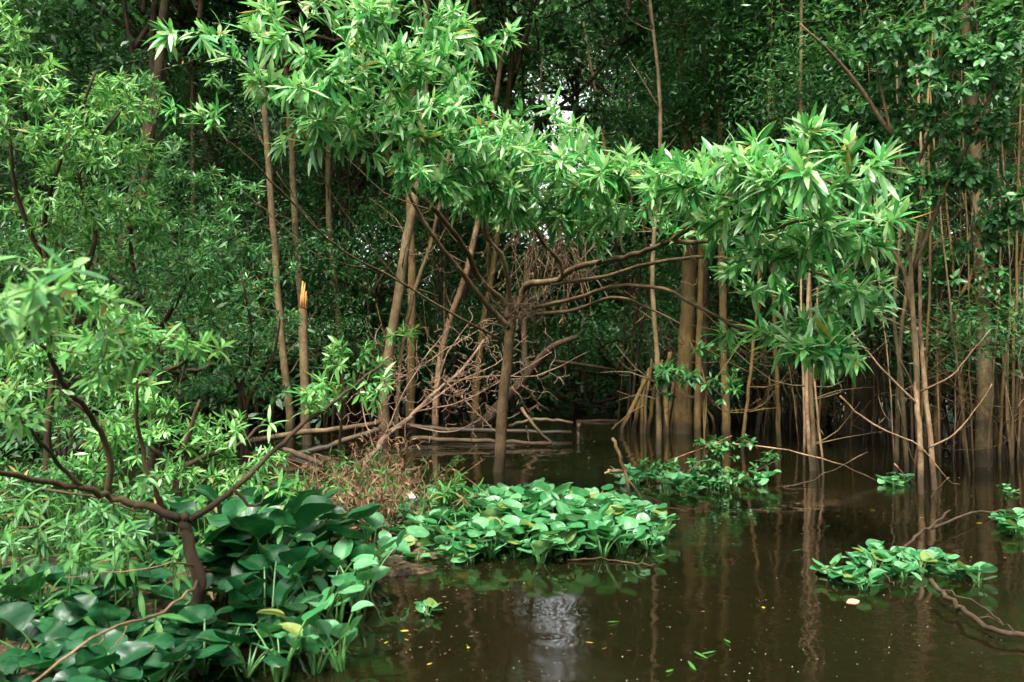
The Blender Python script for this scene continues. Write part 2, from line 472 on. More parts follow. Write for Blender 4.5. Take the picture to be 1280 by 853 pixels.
def water_mat():
    m, nt, out = nodes('murky_water')
    N = nt.nodes.new; K = nt.links.new
    tc = N('ShaderNodeTexCoord')
    mp = N('ShaderNodeMapping'); mp.inputs['Scale'].default_value = (1.0, 1.5, 1); mp.inputs['Rotation'].default_value = (0, 0, .35)
    K(tc.outputs['Object'], mp.inputs['Vector'])
    n1 = N('ShaderNodeTexNoise'); n1.inputs['Scale'].default_value = 1.6; n1.inputs['Detail'].default_value = 2
    n2 = N('ShaderNodeTexNoise'); n2.inputs['Scale'].default_value = 9; n2.inputs['Detail'].default_value = 3
    n3 = N('ShaderNodeTexNoise'); n3.inputs['Scale'].default_value = .35; n3.inputs['Detail'].default_value = 2
    for n in (n1, n2, n3): K(mp.outputs[0], n.inputs['Vector'])
    r3 = ramp(nt, [(.42, (.12, .12, .12)), (.62, (1, 1, 1))]); K(n3.outputs[0], r3.inputs[0])
    a = N('ShaderNodeMath'); a.operation = 'MULTIPLY'; K(n2.outputs[0], a.inputs[0]); K(r3.outputs[0], a.inputs[1])
    a2 = N('ShaderNodeMath'); a2.operation = 'MULTIPLY_ADD'; a2.inputs[1].default_value = .35; K(a.outputs[0], a2.inputs[0]); K(n1.outputs[0], a2.inputs[2])
    bp = N('ShaderNodeBump'); bp.inputs['Strength'].default_value = .5; bp.inputs['Distance'].default_value = .016
    K(a2.outputs[0], bp.inputs['Height'])
    r = ramp(nt, [(.35, (.0048, .004, .0013)), (.7, (.0085, .007, .0022))]); K(n3.outputs[0], r.inputs[0])
    b = N('ShaderNodeBsdfPrincipled'); K(r.outputs[0], b.inputs['Base Color'])
    rw = N('ShaderNodeMapRange'); rw.inputs[1].default_value = .4; rw.inputs[2].default_value = .65; rw.inputs[3].default_value = .02; rw.inputs[4].default_value = .085
    K(n1.outputs[0], rw.inputs[0]); K(rw.outputs[0], b.inputs['Roughness'])
    b.inputs['IOR'].default_value = 1.5
    K(bp.outputs[0], b.inputs['Normal'])
    K(b.outputs[0], out.inputs[0])
    return m


def ground_mat():
    m, nt, out = nodes('mud_and_litter')
    N = nt.nodes.new; K = nt.links.new
    tc = N('ShaderNodeTexCoord')
    n1 = N('ShaderNodeTexNoise'); n1.inputs['Scale'].default_value = 22; n1.inputs['Detail'].default_value = 8; n1.inputs['Roughness'].default_value = .7
    n2 = N('ShaderNodeTexVoronoi'); n2.inputs['Scale'].default_value = 45
    K(tc.outputs['Object'], n1.inputs['Vector']); K(tc.outputs['Object'], n2.inputs['Vector'])
    mx = N('ShaderNodeMath'); mx.operation = 'MULTIPLY_ADD'; mx.inputs[1].default_value = .4
    K(n2.outputs['Distance'], mx.inputs[0]); K(n1.outputs[0], mx.inputs[2])
    r = ramp(nt, [(.4, (.009, .006, .003)), (.62, (.03, .02, .01)), (.8, (.09, .055, .02)), (.95, (.16, .11, .04))]); K(mx.outputs[0], r.inputs[0])
    b = N('ShaderNodeBsdfPrincipled'); K(r.outputs[0], b.inputs['Base Color']); b.inputs['Roughness'].default_value = .6
    bp = N('ShaderNodeBump'); bp.inputs['Strength'].default_value = .9; bp.inputs['Distance'].default_value = .02
    K(mx.outputs[0], bp.inputs['Height']); K(bp.outputs[0], b.inputs['Normal'])
    K(b.outputs[0], out.inputs[0])
    return m


M['water'] = water_mat()
M['mud'] = ground_mat()


# ------------------------------------------------------------------ setting
def ground_z(x, y):
    z = -0.45 + 0.0 * x
    # the mud flat under the plants at the left
    e = (x + 0.95 + 0.12 * np.sin(y * 2.3)) - (y - 3.2) * 0.05
    left = np.clip((-e) / 0.5, 0, 1) * np.clip((5.6 - y) / 1.2, 0, 1)
    z = z + left * 0.48
    # a low spit where the floating raft meets the mud
    d = np.sqrt(((x + 0.62) / .5) ** 2 + ((y - 4.5) / .5) ** 2)
    z = np.maximum(z, .006 - .3 * np.clip(d - .75, 0, 2))
    far = np.clip((y - 27 - 3 * np.sin(x * .25)) / 8, 0, 1)
    z = z + far * .8
    lb = np.clip((-x - 5.5) / 3, 0, 1) * np.clip((y - 5) / 3, 0, 1)
    z = z + lb * .55
    z = z + 0.02 * np.sin(x * 7.1 + y * 3) * np.sin(y * 6.3) + .012 * np.sin(x * 17) * np.sin(y * 19)
    return z


def sheet(name, xs, ys, zf, mat):
    X, Y = np.meshgrid(xs, ys)
    Z = zf(X, Y)
    v = np.stack([X, Y, Z], -1).reshape(-1, 3)
    nx, ny = len(xs), len(ys)
    i = np.arange(ny - 1)[:, None] * nx + np.arange(nx - 1)[None, :]
    f = np.stack([i, i + 1, i + nx + 1, i + nx], -1).reshape(-1, 4)
    mb = MB(); mb.add(v, None, f)
    return tag(mb.obj(name, mat), kind='structure')


xs = np.concatenate([np.linspace(-140, -8, 22)[:-1], np.linspace(-8, 8, 200), np.linspace(8, 140, 22)[1:]])
ys = np.concatenate([np.linspace(-60, 0, 8)[:-1], np.linspace(0, 10, 130), np.linspace(10, 220, 60)[1:]])
sheet('ground', xs, ys, ground_z, M['mud'])
xs = np.linspace(-140, 140, 3); ys = np.linspace(-60, 220, 3)
sheet('water', xs, ys, lambda x, y: 0 * x, M['water'])

# ------------------------------------------------------------------ the spreading willow in the middle
def px(lst):
    return [W(*p) for p in lst]


def spreading_willow():
    base = G(624, 590)
    t = thing('willow_tree', 'spreading willow with a slim dark trunk rising from the water behind the round hyacinth raft', 'tree', base)
    p = Plant()
    b = base.copy(); b[2] = -.35
    p.limb([b, base, W(628, 520, 7.9), W(635, 440, 7.8), W(640, 385, 7.75)], .06, .047, 'trunk', k=12, grow=False, lump=.03)
    L1 = p.limb(px([(636, 400, 7.75), (628, 376, 7.7), (600, 350, 7.4), (580, 310, 7.0), (545, 265, 6.5), (500, 220, 6.0), (470, 185, 5.6), (430, 140, 5.2), (385, 85, 4.9), (350, 30, 4.7)]), .031, .009, start=.3)
    p.limb(px([(636, 410, 7.75), (612, 385, 7.6), (580, 345, 7.3), (545, 300, 7.0), (520, 260, 6.8), (505, 225, 6.6)]), .032, .012, start=.4)
    p.limb(px([(640, 400, 7.75), (635, 360, 7.6), (630, 325, 7.4), (608, 295, 7.2), (600, 255, 6.9), (575, 215, 6.6), (560, 165, 6.3), (545, 90, 5.9), (530, 10, 5.6)]), .026, .008, start=.4)
    L4 = p.limb(px([(642, 395, 7.75), (658, 357, 7.6), (690, 352, 7.2), (722, 334, 6.8), (760, 326, 6.4), (800, 316, 6.0), (840, 300, 5.5), (880, 270, 5.0), (915, 240, 4.6), (935, 222, 4.4)]), .034, .011, start=.35)
    p.limb(px([(704, 344, 7.0), (698, 325, 6.9), (676, 300, 6.7), (662, 272, 6.5), (640, 245, 6.2), (605, 232, 5.9)]), .022, .009)
    p.limb(px([(668, 385, 7.7), (720, 374, 7.2), (770, 358, 6.6), (830, 362, 6.0), (875, 385, 5.5), (925, 410, 5.1), (985, 432, 4.8), (1050, 440, 4.6)]), .021, .006, start=.45)
    p.limb(px([(690, 356, 7.2), (760, 345, 6.6), (810, 330, 6.1), (870, 322, 5.6), (945, 328, 5.2), (1010, 340, 4.9), (1078, 360, 4.7)]), .019, .006, start=.35)
    p.limb(px([(838, 303, 5.5), (880, 302, 5.3), (920, 298, 5.0), (970, 285, 4.6), (1020, 270, 4.3)]), .017, .007)
    p.limb(px([(745, 330, 6.5), (770, 305, 6.2), (765, 280, 5.9), (790, 250, 5.5), (800, 215, 5.1)]), .016, .007)
    p.limb(px([(670, 392, 7.7), (720, 388, 7.2), (765, 372, 6.8), (800, 380, 6.4), (850, 405, 6.2)]), .02, .006, start=.8)
    L9 = p.limb(px([(628, 425, 7.8), (560, 390, 7.2), (500, 352, 6.8), (440, 320, 6.4), (400, 290, 6.1), (350, 238, 5.8), (305, 192, 5.5), (262, 162, 5.3)]), .012, .005, start=.78)
    for q in ([(500, 352, 6.8), (455, 300, 6.6), (420, 250, 6.4), (395, 205, 6.2), (372, 160, 6.0)], [(545, 265, 6.5), (480, 240, 6.4), (420, 185, 6.2), (365, 145, 6.0)], [(470, 338, 6.6), (400, 320, 6.3), (340, 270, 6.1), (300, 235, 6.0)], [(400, 290, 6.1), (372, 255, 6.0), (345, 215, 5.9)]):
        p.limb(px(q), .006, .003, 'twig', k=5, grow=False)
    # shoots
    T = blobs([
        (330, 70, 4.7, 100, 60, .6, 36), (430, 60, 5.0, 110, 70, .7, 52), (390, 150, 4.7, 80, 36, .5, 28), (490, 130, 5.2, 100, 65, .7, 62), (570, 60, 5.5, 90, 60, .6, 36),
        (560, 185, 5.0, 100, 55, .6, 56), (520, 215, 4.8, 60, 26, .4, 18), (640, 180, 5.6, 90, 55, .6, 56), (620, 222, 5.2, 90, 36, .5, 36), (700, 235, 5.6, 90, 45, .6, 56),
        (690, 185, 5.4, 60, 36, .5, 24), (770, 245, 5.2, 90, 46, .6, 54), (850, 230, 4.7, 90, 48, .6, 54), (930, 210, 4.2, 90, 46, .6, 62), (1000, 220, 3.9, 80, 50, .5, 54),
        (890, 275, 5.0, 90, 24, .6, 22), (970, 290, 4.6, 100, 36, .6, 38), (1040, 300, 4.4, 60, 50, .5, 32), (1060, 365, 4.6, 40, 40, .4, 20),
        (970, 350, 5.2, 60, 26, .5, 14), (985, 425, 4.5, 75, 36, .4, 36), (1045, 445, 4.4, 40, 28, .3, 18), (920, 410, 5.1, 30, 16, .3, 5),
        (250, 150, 5.3, 45, 16, .25, 10), (215, 40, 4.8, 24, 20, .2, 5), (460, 10, 5.2, 140, 50, .6, 32), (800, 210, 4.9, 60, 26, .4, 18), (730, 285, 5.8, 50, 18, .4, 9), (670, 255, 5.9, 60, 34, .5, 40), (600, 250, 5.9, 50, 24, .4, 20), (730, 262, 5.8, 50, 24, .4, 22)], clump=2.2, cs=.12)
    T = T[rng.random(len(T)) < .8]
    p.grow(T, leaf=(0.15, .028), nl=5, along=11, maxd=1.5, tr=.0026, up=.4, spread=(8, 75), droop=.08, alongfrac=.8)
    T = blobs([(600, 330, 7.2, 60, 50, .4, 26), (700, 330, 6.9, 60, 36, .4, 34), (760, 350, 6.5, 60, 36, .4, 24), (660, 390, 7.6, 50, 26, .3, 40), (850, 340, 5.8, 70, 30, .4, 18)], clump=2, cs=.15)
    p.grow(T, nl=3, along=0, maxd=1.2, bare=1.0, tr=.0022)
    # sprigs that reach out toward the bank: the long bare shoot and the bunch at its end
    p.build(t, M['willow_bark'], M['willow_leaf'], twk=4, bend=(-.2, .6))
    return t


spreading_willow()

# ------------------------------------------------------------------ the twisted shrub at the lower left
def near_shrub():
    base = G(243, 803)
    t = thing('willow_shrub', 'low dark stemmed willow shrub rooted among the tall hyacinths at the lower left', 'shrub', base)
    p = Plant()
    d = base[1]
    p.limb([base - np.array((0, 0, .1)), W(246, 765, d), W(250, 728, d - .02), W(238, 690, d), W(231, 660, d), W(228, 643, d)], .028, .021, 'trunk', k=9, grow=False, lump=.05)
    p.limb(px([(228, 648, d), (180, 632, d - .05), (140, 622, d - .1), (105, 611, d - .2), (55, 602, d - .3), (-20, 588, d - .5)]), .017, .009, start=.3)
    p.limb(px([(136, 622, d - .1), (134, 565, d - .15), (116, 522, d - .25), (86, 490, d - .4), (58, 440, d - .6), (15, 395, d - .9)]), .013, .006)
    p.limb(px([(205, 638, d), (182, 575, d), (173, 530, d - .05), (172, 480, d - .1)]), .011, .005)
    p.limb(px([(236, 650, d), (285, 618, d + .1), (325, 580, d + .2), (362, 545, d + .3), (405, 512, d + .4), (440, 485, d + .5), (480, 455, d + .55)]), .014, .006, start=.2)
    p.limb(px([(290, 612, d + .1), (318, 632, d + .12), (335, 615, d + .15), (345, 600, d + .2)]), .008, .003)
    p.limb(px([(105, 612, d - .2), (70, 575, d - .3), (40, 540, d - .5), (-10, 500, d - .7)]), .009, .004)
    T = blobs([
        (40, 440, d - .7, 80, 50, .4, 44), (120, 415, d - .6, 80, 36, .35, 34), (215, 430, d - .5, 60, 24, .25, 18), (150, 460, d - .4, 80, 22, .3, 14),
        (20, 520, d - .6, 50, 40, .3, 12), (185, 490, d - .1, 30, 20, .2, 6), (300, 545, d + .2, 50, 26, .3, 14), (250, 590, d + .1, 40, 16, .2, 6),
        (345, 600, d + .2, 40, 16, .15, 8), (450, 475, d + .5, 44, 24, .2, 16), (385, 500, d + .4, 30, 20, .2, 8), (20, 400, d - 1, 50, 35, .3, 18),
        (80, 360, d - .9, 60, 40, .3, 16)])
    p.grow(T, leaf=(0.075, .0145), nl=7, along=3, maxd=1.0, tr=.0018)
    # near, out of focus shoots at the left edge
    T = blobs([(25, 340, d - 1.6, 60, 40, .2, 8), (10, 380, d - 1.7, 60, 40, .2, 6)])
    p.grow(T, leaf=(0.075, .02), nl=7, along=3, maxd=1.5, tr=.0018)
    p.build(t, M['dark_bark'], M['shrub_leaf'], twk=4)
    for pl, w0, w1 in (([(249, 722, d), (236, 742, d - .2), (192, 770, d - .7), (130, 790, d - 1.0), (75, 828, d - 1.2), (30, 862, d - 1.3)], .0055, .0025), ([(242, 708, d - .02), (215, 704, d - .25), (170, 712, d - .4), (80, 722, d - .45)], .004, .0015),
                       ([(158, 783, d - .85), (150, 800, d - .87), (138, 812, d - .9)], .002, .001), ([(134, 790, d - 1.0), (125, 803, d - 1.0), (113, 809, d - 1.02)], .002, .001)):
        pp = smooth_path(px(pl), 4, .003)
        mb = MB(); tube(mb, pp, np.linspace(w0, w1, len(pp)), 6, lump=.05)
        mb.obj('bare_twig', M['pink_bark'], t)


near_shrub()


# ------------------------------------------------------------------ leafy willow scrub along the left bank
def scrub(name, label, stems, bl, leaf, dpt, leafm, bark, nl=8, along=5, maxd=1.6, r=.03, cat='shrub', group=None, tpl=LT, twk=3, dens=1.0, **kw):
    bl = [tuple(b[:6]) + (int(b[6] * dens),) for b in bl]
    b0 = stems[0][0]
    base = W(*b0).copy(); base[2] = 0
    t = thing(name, label, cat, base, group)
    p = Plant()
    for i, s in enumerate(stems):
        q = px(s)
        if i == 0 or s[0][1] > 480:
            q = [np.array((q[0][0], q[0][1], -.3))] + q
        p.limb(q, r if i == 0 else r * .7, r * .28, 'stem' if i else 'trunk', k=6, start=.25)
    p.grow(blobs(bl), leaf=leaf, nl=nl, along=along, maxd=maxd, tr=.0028, **kw)
    p.build(t, M[bark], M[leafm], tpl=tpl, twk=twk)
    return t


scrub('willow_shrub', 'tall leafy willow shrub filling the upper left corner of the bank', 
      [[(60, 540, 5.6), (70, 400, 5.5), (55, 280, 5.3), (85, 180, 5.1), (120, 90, 5.0)], [(70, 420, 5.5), (120, 300, 5.4), (100, 220, 5.2), (150, 140, 5.0)], [(65, 350, 5.5), (20, 240, 5.2), (10, 130, 5.0)]],
      [(110, 110, 5.0, 60, 40, .5, 46), (30, 110, 5.0, 50, 70, .5, 44), (60, 190, 5.1, 80, 60, .5, 70), (150, 170, 5.0, 60, 50, .5, 50), (70, 280, 5.3, 80, 60, .5, 66), (160, 250, 5.3, 60, 50, .4, 40), (30, 60, 5, 30, 20, .3, 8)],
      (.085, .0165), 5.2, 'shrub_leaf', 'dark_bark', dens=1.15, nl=9, up=.35, spread=(15, 90), droop=.08)
scrub('willow_shrub', 'leaning willow shrub with sparse upper sprays behind the twisted dark stems',
      [[(190, 560, 6.3), (200, 440, 6.2), (165, 330, 6.0), (170, 230, 5.8), (200, 130, 5.7)], [(195, 420, 6.2), (250, 330, 6.0), (300, 290, 6.0)], [(180, 380, 6.2), (120, 330, 6.0), (60, 300, 5.8)]],
      [(190, 110, 5.7, 40, 26, .3, 22), (165, 195, 5.8, 60, 50, .5, 40), (240, 235, 6.2, 70, 22, .4, 34), (180, 290, 6.0, 80, 45, .5, 60), (270, 310, 6.0, 60, 50, .5, 56), (230, 370, 6.1, 80, 45, .5, 60), (130, 340, 5.8, 80, 50, .5, 50), (270, 100, 6, 20, 15, .3, 5)],
      (.085, .018), 6, 'shrub_leaf_dark', 'dark_bark', dens=1.15, nl=9, up=.35, spread=(15, 90), droop=.08)
scrub('willow_shrub', 'bushy small leaved willow shrub left of the snapped orange stump',
      [[(310, 600, 7.0), (300, 500, 6.9), (315, 420, 6.8), (300, 340, 6.7)], [(305, 520, 6.9), (340, 450, 6.9), (350, 400, 6.9)], [(305, 500, 6.9), (240, 420, 6.6), (220, 380, 6.5)]],
      [(300, 350, 6.7, 60, 45, .5, 60), (320, 410, 6.8, 45, 45, .5, 46), (250, 420, 6.6, 70, 45, .5, 66), (310, 470, 6.8, 50, 40, .5, 40), (250, 480, 6.5, 60, 35, .4, 34)],
      (.075, .016), 6.8, 'shrub_leaf_dark', 'dark_bark', dens=1.15, nl=9, up=.35, spread=(15, 90), droop=.08)
scrub('willow_shrub', 'low willow shrub with bright sprays arching over the dark pool at left',
      [[(215, 640, 4.7), (230, 560, 4.6), (250, 500, 4.6)], [(220, 600, 4.6), (290, 560, 4.7), (330, 530, 4.8)], [(220, 590, 4.6), (140, 540, 4.5), (90, 500, 4.4)]],
      [(230, 530, 4.5, 70, 35, .4, 46), (300, 560, 4.7, 60, 35, .3, 34), (150, 540, 4.4, 70, 45, .4, 44), (80, 480, 4.4, 70, 50, .4, 44), (240, 600, 4.5, 70, 30, .3, 28), (100, 590, 4.2, 80, 30, .4, 30), (380, 620, 5.2, 40, 18, .2, 10)],
      (.08, .0145), 4.5, 'shrub_leaf', 'dark_bark', dens=1.15, nl=9, up=.35, spread=(15, 90), droop=.08)
scrub('willow_shrub', 'drooping willow sprays hanging over the tall hyacinths at the left edge',
      [[(-40, 700, 4.3), (-10, 640, 4.2), (40, 615, 4.1), (110, 620, 3.9), (170, 640, 3.8)], [(-30, 680, 4.2), (20, 660, 4.0), (80, 665, 3.8), (130, 690, 3.7)], [(-20, 640, 4.2), (60, 590, 4.3), (140, 590, 4.3)]],
      [(40, 630, 4.1, 70, 22, .3, 44), (120, 640, 3.9, 60, 22, .3, 40), (30, 680, 3.8, 50, 18, .3, 24), (100, 680, 3.7, 50, 16, .25, 24), (180, 625, 4.0, 40, 18, .25, 22), (110, 600, 4.3, 70, 20, .3, 34), (20, 600, 4.3, 50, 24, .3, 24), (170, 660, 3.8, 36, 14, .2, 10)],
      (.085, .0155), 4, 'shrub_leaf_dark', 'dark_bark', nl=7, up=-.1, spread=(15, 95), droop=.3, r=.012)
scrub('willow_shrub', 'thin willow shoots with narrow leaves standing by the brush pile',
      [[(425, 560, 6.2), (428, 500, 6.1), (420, 450, 6.1)], [(426, 530, 6.1), (450, 470, 6.1), (470, 440, 6.0)]],
      [(425, 450, 6.1, 40, 30, .25, 16), (465, 450, 6.0, 30, 24, .25, 12), (400, 490, 6.1, 36, 26, .25, 12), (505, 415, 6.3, 20, 14, .15, 4)],
      (.11, .024), 6, 'shrub_leaf', 'dark_bark', r=.012)

# ------------------------------------------------------------------ broad leaved saplings at the right
scrub('broadleaf_tree', 'dark broad leaved young tree overhanging the upper right corner',
      [[(1150, 615, 6.7), (1146, 480, 6.6), (1140, 360, 6.5), (1130, 250, 6.4), (1110, 150, 6.3), (1090, 60, 6.2)], [(1140, 340, 6.5), (1180, 240, 6.3), (1230, 140, 6.1), (1260, 60, 6.0)], [(1130, 240, 6.4), (1170, 150, 6.2), (1180, 40, 6.0)], [(1115, 170, 6.3), (1060, 90, 6.3), (1000, 30, 6.2)]],
      [(1110, 60, 6.2, 70, 60, .6, 50), (1190, 60, 6.0, 70, 70, .6, 70), (1260, 80, 5.9, 60, 80, .6, 66), (1150, 140, 6.2, 70, 50, .6, 50), (1230, 180, 6.1, 70, 60, .6, 52), (1180, 230, 6.3, 70, 40, .5, 30), (1090, 160, 6.4, 50, 50, .4, 22), (1260, 260, 6.2, 50, 50, .5, 22), (1040, 40, 6.3, 50, 40, .4, 14), (1130, 250, 6.3, 40, 40, .4, 12)],
      (.095, .04), 6.2, 'broad_leaf', 'grey_bark', nl=7, along=7, dens=1.15, cat='tree', r=.03, tpl=OV, spread=(40, 105))
scrub('broadleaf_tree', 'young broad leaved tree beside the pale straight trunk near the right edge',
      [[(1208, 575, 8.6), (1200, 450, 8.6), (1190, 330, 8.5), (1180, 220, 8.4)], [(1195, 380, 8.5), (1240, 300, 8.4), (1270, 240, 8.3)]],
      [(1190, 300, 8.4, 50, 60, .6, 34), (1240, 320, 8.3, 45, 60, .5, 34), (1270, 350, 8.3, 40, 50, .5, 24), (1160, 220, 8.5, 50, 40, .5, 24), (1240, 400, 8.5, 50, 30, .5, 14)],
      (.1, .04), 8.4, 'broad_leaf', 'brown_bark', nl=7, along=5, cat='tree', r=.03, tpl=OV, spread=(40, 105))
scrub('broadleaf_tree', 'slim leafy sapling in front of the orange brown trunks right of centre',
      [[(880, 560, 9.2), (882, 480, 9.2), (860, 420, 9.2)], [(881, 500, 9.2), (905, 460, 9.1), (925, 430, 9.1)]],
      [(830, 470, 9.2, 26, 24, .3, 14), (880, 460, 9.2, 40, 24, .3, 18), (920, 470, 9.1, 26, 22, .3, 10), (850, 480, 9.1, 30, 20, .3, 8)],
      (.12, .036), 9, 'broad_leaf', 'brown_bark', nl=7, along=4, cat='tree', r=.014)

# ------------------------------------------------------------------ forest trees
scrub('forest_tree', 'dark limbed tree whose fine leaves fill the top of the picture between the willow arms',
      [[(560, 520, 15), (575, 400, 15), (600, 280, 14.8), (628, 150, 14.6), (660, 40, 14.5), (680, -60, 14.5)], [(610, 240, 14.7), (680, 150, 14.4), (740, 100, 14.2), (790, 30, 14)], [(640, 120, 14.6), (600, 60, 14.5), (560, 10, 14.4)], [(700, 135, 14.3), (780, 140, 14.2), (840, 120, 14)]],
      [(570, 60, 14.4, 80, 70, 1, 60), (650, 30, 14.4, 80, 60, 1, 70), (640, 120, 14.5, 60, 40, 1, 40), (700, 40, 14.2, 60, 40, 1, 40), (790, 40, 14, 80, 60, 1, 80), (840, 110, 14, 60, 50, 1, 50), (770, 140, 14.2, 50, 30, 1, 26), (690, 165, 14.3, 40, 18, 1, 14), (600, -10, 14.4, 80, 30, 1, 40)],
      (.15, .045), 14, 'broad_leaf', 'dark_bark', nl=8, along=8, maxd=3, r=.07, cat='tree', dens=1.7)
scrub('forest_tree', 'slender tree with loose pale leaf sprays between the upper right trunks',
      [[(960, 540, 13), (955, 400, 13), (948, 250, 12.8), (940, 100, 12.6), (935, -20, 12.5)], [(946, 200, 12.7), (1000, 130, 12.5), (1040, 80, 12.4)], [(942, 130, 12.6), (900, 70, 12.5)]],
      [(940, 40, 12.5, 60, 50, .8, 50), (1000, 110, 12.5, 50, 40, .8, 40), (900, 90, 12.5, 50, 40, .8, 36), (970, 190, 12.6, 40, 30, .6, 24), (1040, 70, 12.4, 40, 40, .6, 30)],
      (.13, .04), 12.6, 'broad_leaf', 'brown_bark', nl=7, along=6, maxd=2.5, r=.05, cat='tree')
def crown_proto(seed, n=7000, R=(2.2, 2.2, 1.7), leaf=(.13, .05), dens=26):
    global rng
    keep = rng; rng = np.random.default_rng(seed)
    nc = n // dens
    u = nrm(rng.normal(size=(nc, 3))) * (rng.random(nc)[:, None] ** .45)
    # a handful of lobes gives an uneven outline
    lob = rng.normal(size=(7, 3)) * np.array((.55, .55, .45))
    c = np.concatenate([u[: nc // 3] * .8, lob[rng.integers(0, 7, nc - nc // 3)] + rng.normal(size=(nc - nc // 3, 3)) * .26]) * np.array(R)
    P = (c[:, None, :] + rng.normal(size=(nc, dens, 3)) * np.array((.3, .3, .1))).reshape(-1, 3)
    m = len(P)
    D = nrm(rng.normal(size=(m, 3)) * np.array((1, 1, .45)) - np.array((0, 0, .25)))
    N = np.array((0, 0, 1.0)) + rng.normal(size=(m, 3)) * .45
    mb = MB()
    leaves(mb, P, D, N, leaf[0] * rng.uniform(.7, 1.25, m), leaf[1] * rng.uniform(.7, 1.2, m), bend=.2, flat=True)
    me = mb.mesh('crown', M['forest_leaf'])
    # limbs inside the crown
    mb = MB()
    for q in range(14):
        e = c[rng.integers(0, nc)]
        s0 = np.array((0, 0, -R[2] * rng.uniform(.4, 1.3)))
        tube(mb, smooth_path([s0, (s0 + e) * .5 + rng.normal(size=3) * .2, e], 3), np.linspace(.035, .008, 7), 4, cap=False)
    lm = mb.mesh('limbs', M['dark_bark'])
    rng = keep
    return me, lm


CR = [crown_proto(100 + i) for i in range(5)]
SPRAY = [crown_proto(200 + i, n=1300, R=(.8, .8, .6), leaf=(.11, .035), dens=13) for i in range(4)]


def add_crown(root, p, s, kind=CR, name='crown', limbs=True):
    me, lm = kind[int(rng.integers(0, len(kind)))]
    o = link(name, me, root, np.asarray(p) - np.asarray(root.location))
    sc = s * rng.uniform(.85, 1.2, 3)
    o.scale = [float(v) for v in sc]
    o.rotation_euler = (float(rng.normal() * .15), float(rng.normal() * .15), float(rng.random() * 6.28))
    if limbs:
        b = link('limbs', lm, root, np.asarray(p) - np.asarray(root.location))
        b.scale = o.scale; b.rotation_euler = o.rotation_euler
    return o


def forest_tree(name, label, pts, d, w, mat, top=8.0, crown=1.0, group=None, flare=1.22, k=10, taper=.6, cat='tree', side=2, sprays=()):
    """pts: pixels from the foot upward; d depth of the foot, w trunk width in pixels"""
    base = W(pts[0][0], pts[0][1], d); base[2] = 0
    t = thing(name, label, cat, base, group)
    q = [W(a, b, d + .02 * i) for i, (a, b) in enumerate(pts)]
    q = [np.array((q[0][0], q[0][1], -.35))] + q
    dirn = q[-1] - q[-2]
    if q[-1][2] < top:
        up = nrm(dirn * .6 + np.array((0, 0, .4)))
        e = q[-1] + up * (top - q[-1][2]) / max(up[2], .3)
        q += [q[-1] * .5 + e * .5 + rng.normal(size=3) * .06, e]
    p = smooth_path(q, 4, .004)
    r0 = w * .5 * d / F
    h = np.clip((p[:, 2] + .35) / (top + .35), 0, 1)
    r = r0 * (1 - (1 - taper) * h) * (1 + (flare - 1) * np.exp(-h * top / .35))
    mb = MB(); tube(mb, p, r, k, lump=.035)
    for s in range(side):   # short dead side twigs
        i = int(rng.integers(len(p) // 4, len(p) - 2))
        dd = nrm(np.array((rng.normal(), rng.normal() * .5, rng.uniform(.1, .9))))
        L = rng.uniform(.25, .9)
        e = p[i] + dd * L + np.array((0, 0, rng.uniform(-.15, .3)))
        tube(mb, smooth_path([p[i], p[i] + dd * L * .5 + rng.normal(size=3) * .05, e], 2), np.linspace(min(.009, r[i] * .5), .0025, 5), 4)
        if rng.random() < .6:
            b = p[i] + dd * L * .5
            tube(mb, smooth_path([b, b + rng.normal(size=3) * .12 + dd * .1, b + rng.normal(size=3) * .2 + dd * L * .35], 2), np.linspace(.005, .002, 5), 3)
    mb.obj('trunk', M[mat], t)
    if crown:
        add_crown(t, p[-1] + np.array((0, 0, .4)), crown)
    for z in sprays:      # leafy shoots along the trunk
        i = int(np.argmin(np.abs(p[:, 2] - z)))
        q = p[i] + np.array((rng.normal() * .5, rng.normal() * .4, 0))
        add_crown(t, q, rng.uniform(.6, 1.0), SPRAY, 'leafy_shoots', limbs=False)
    return t


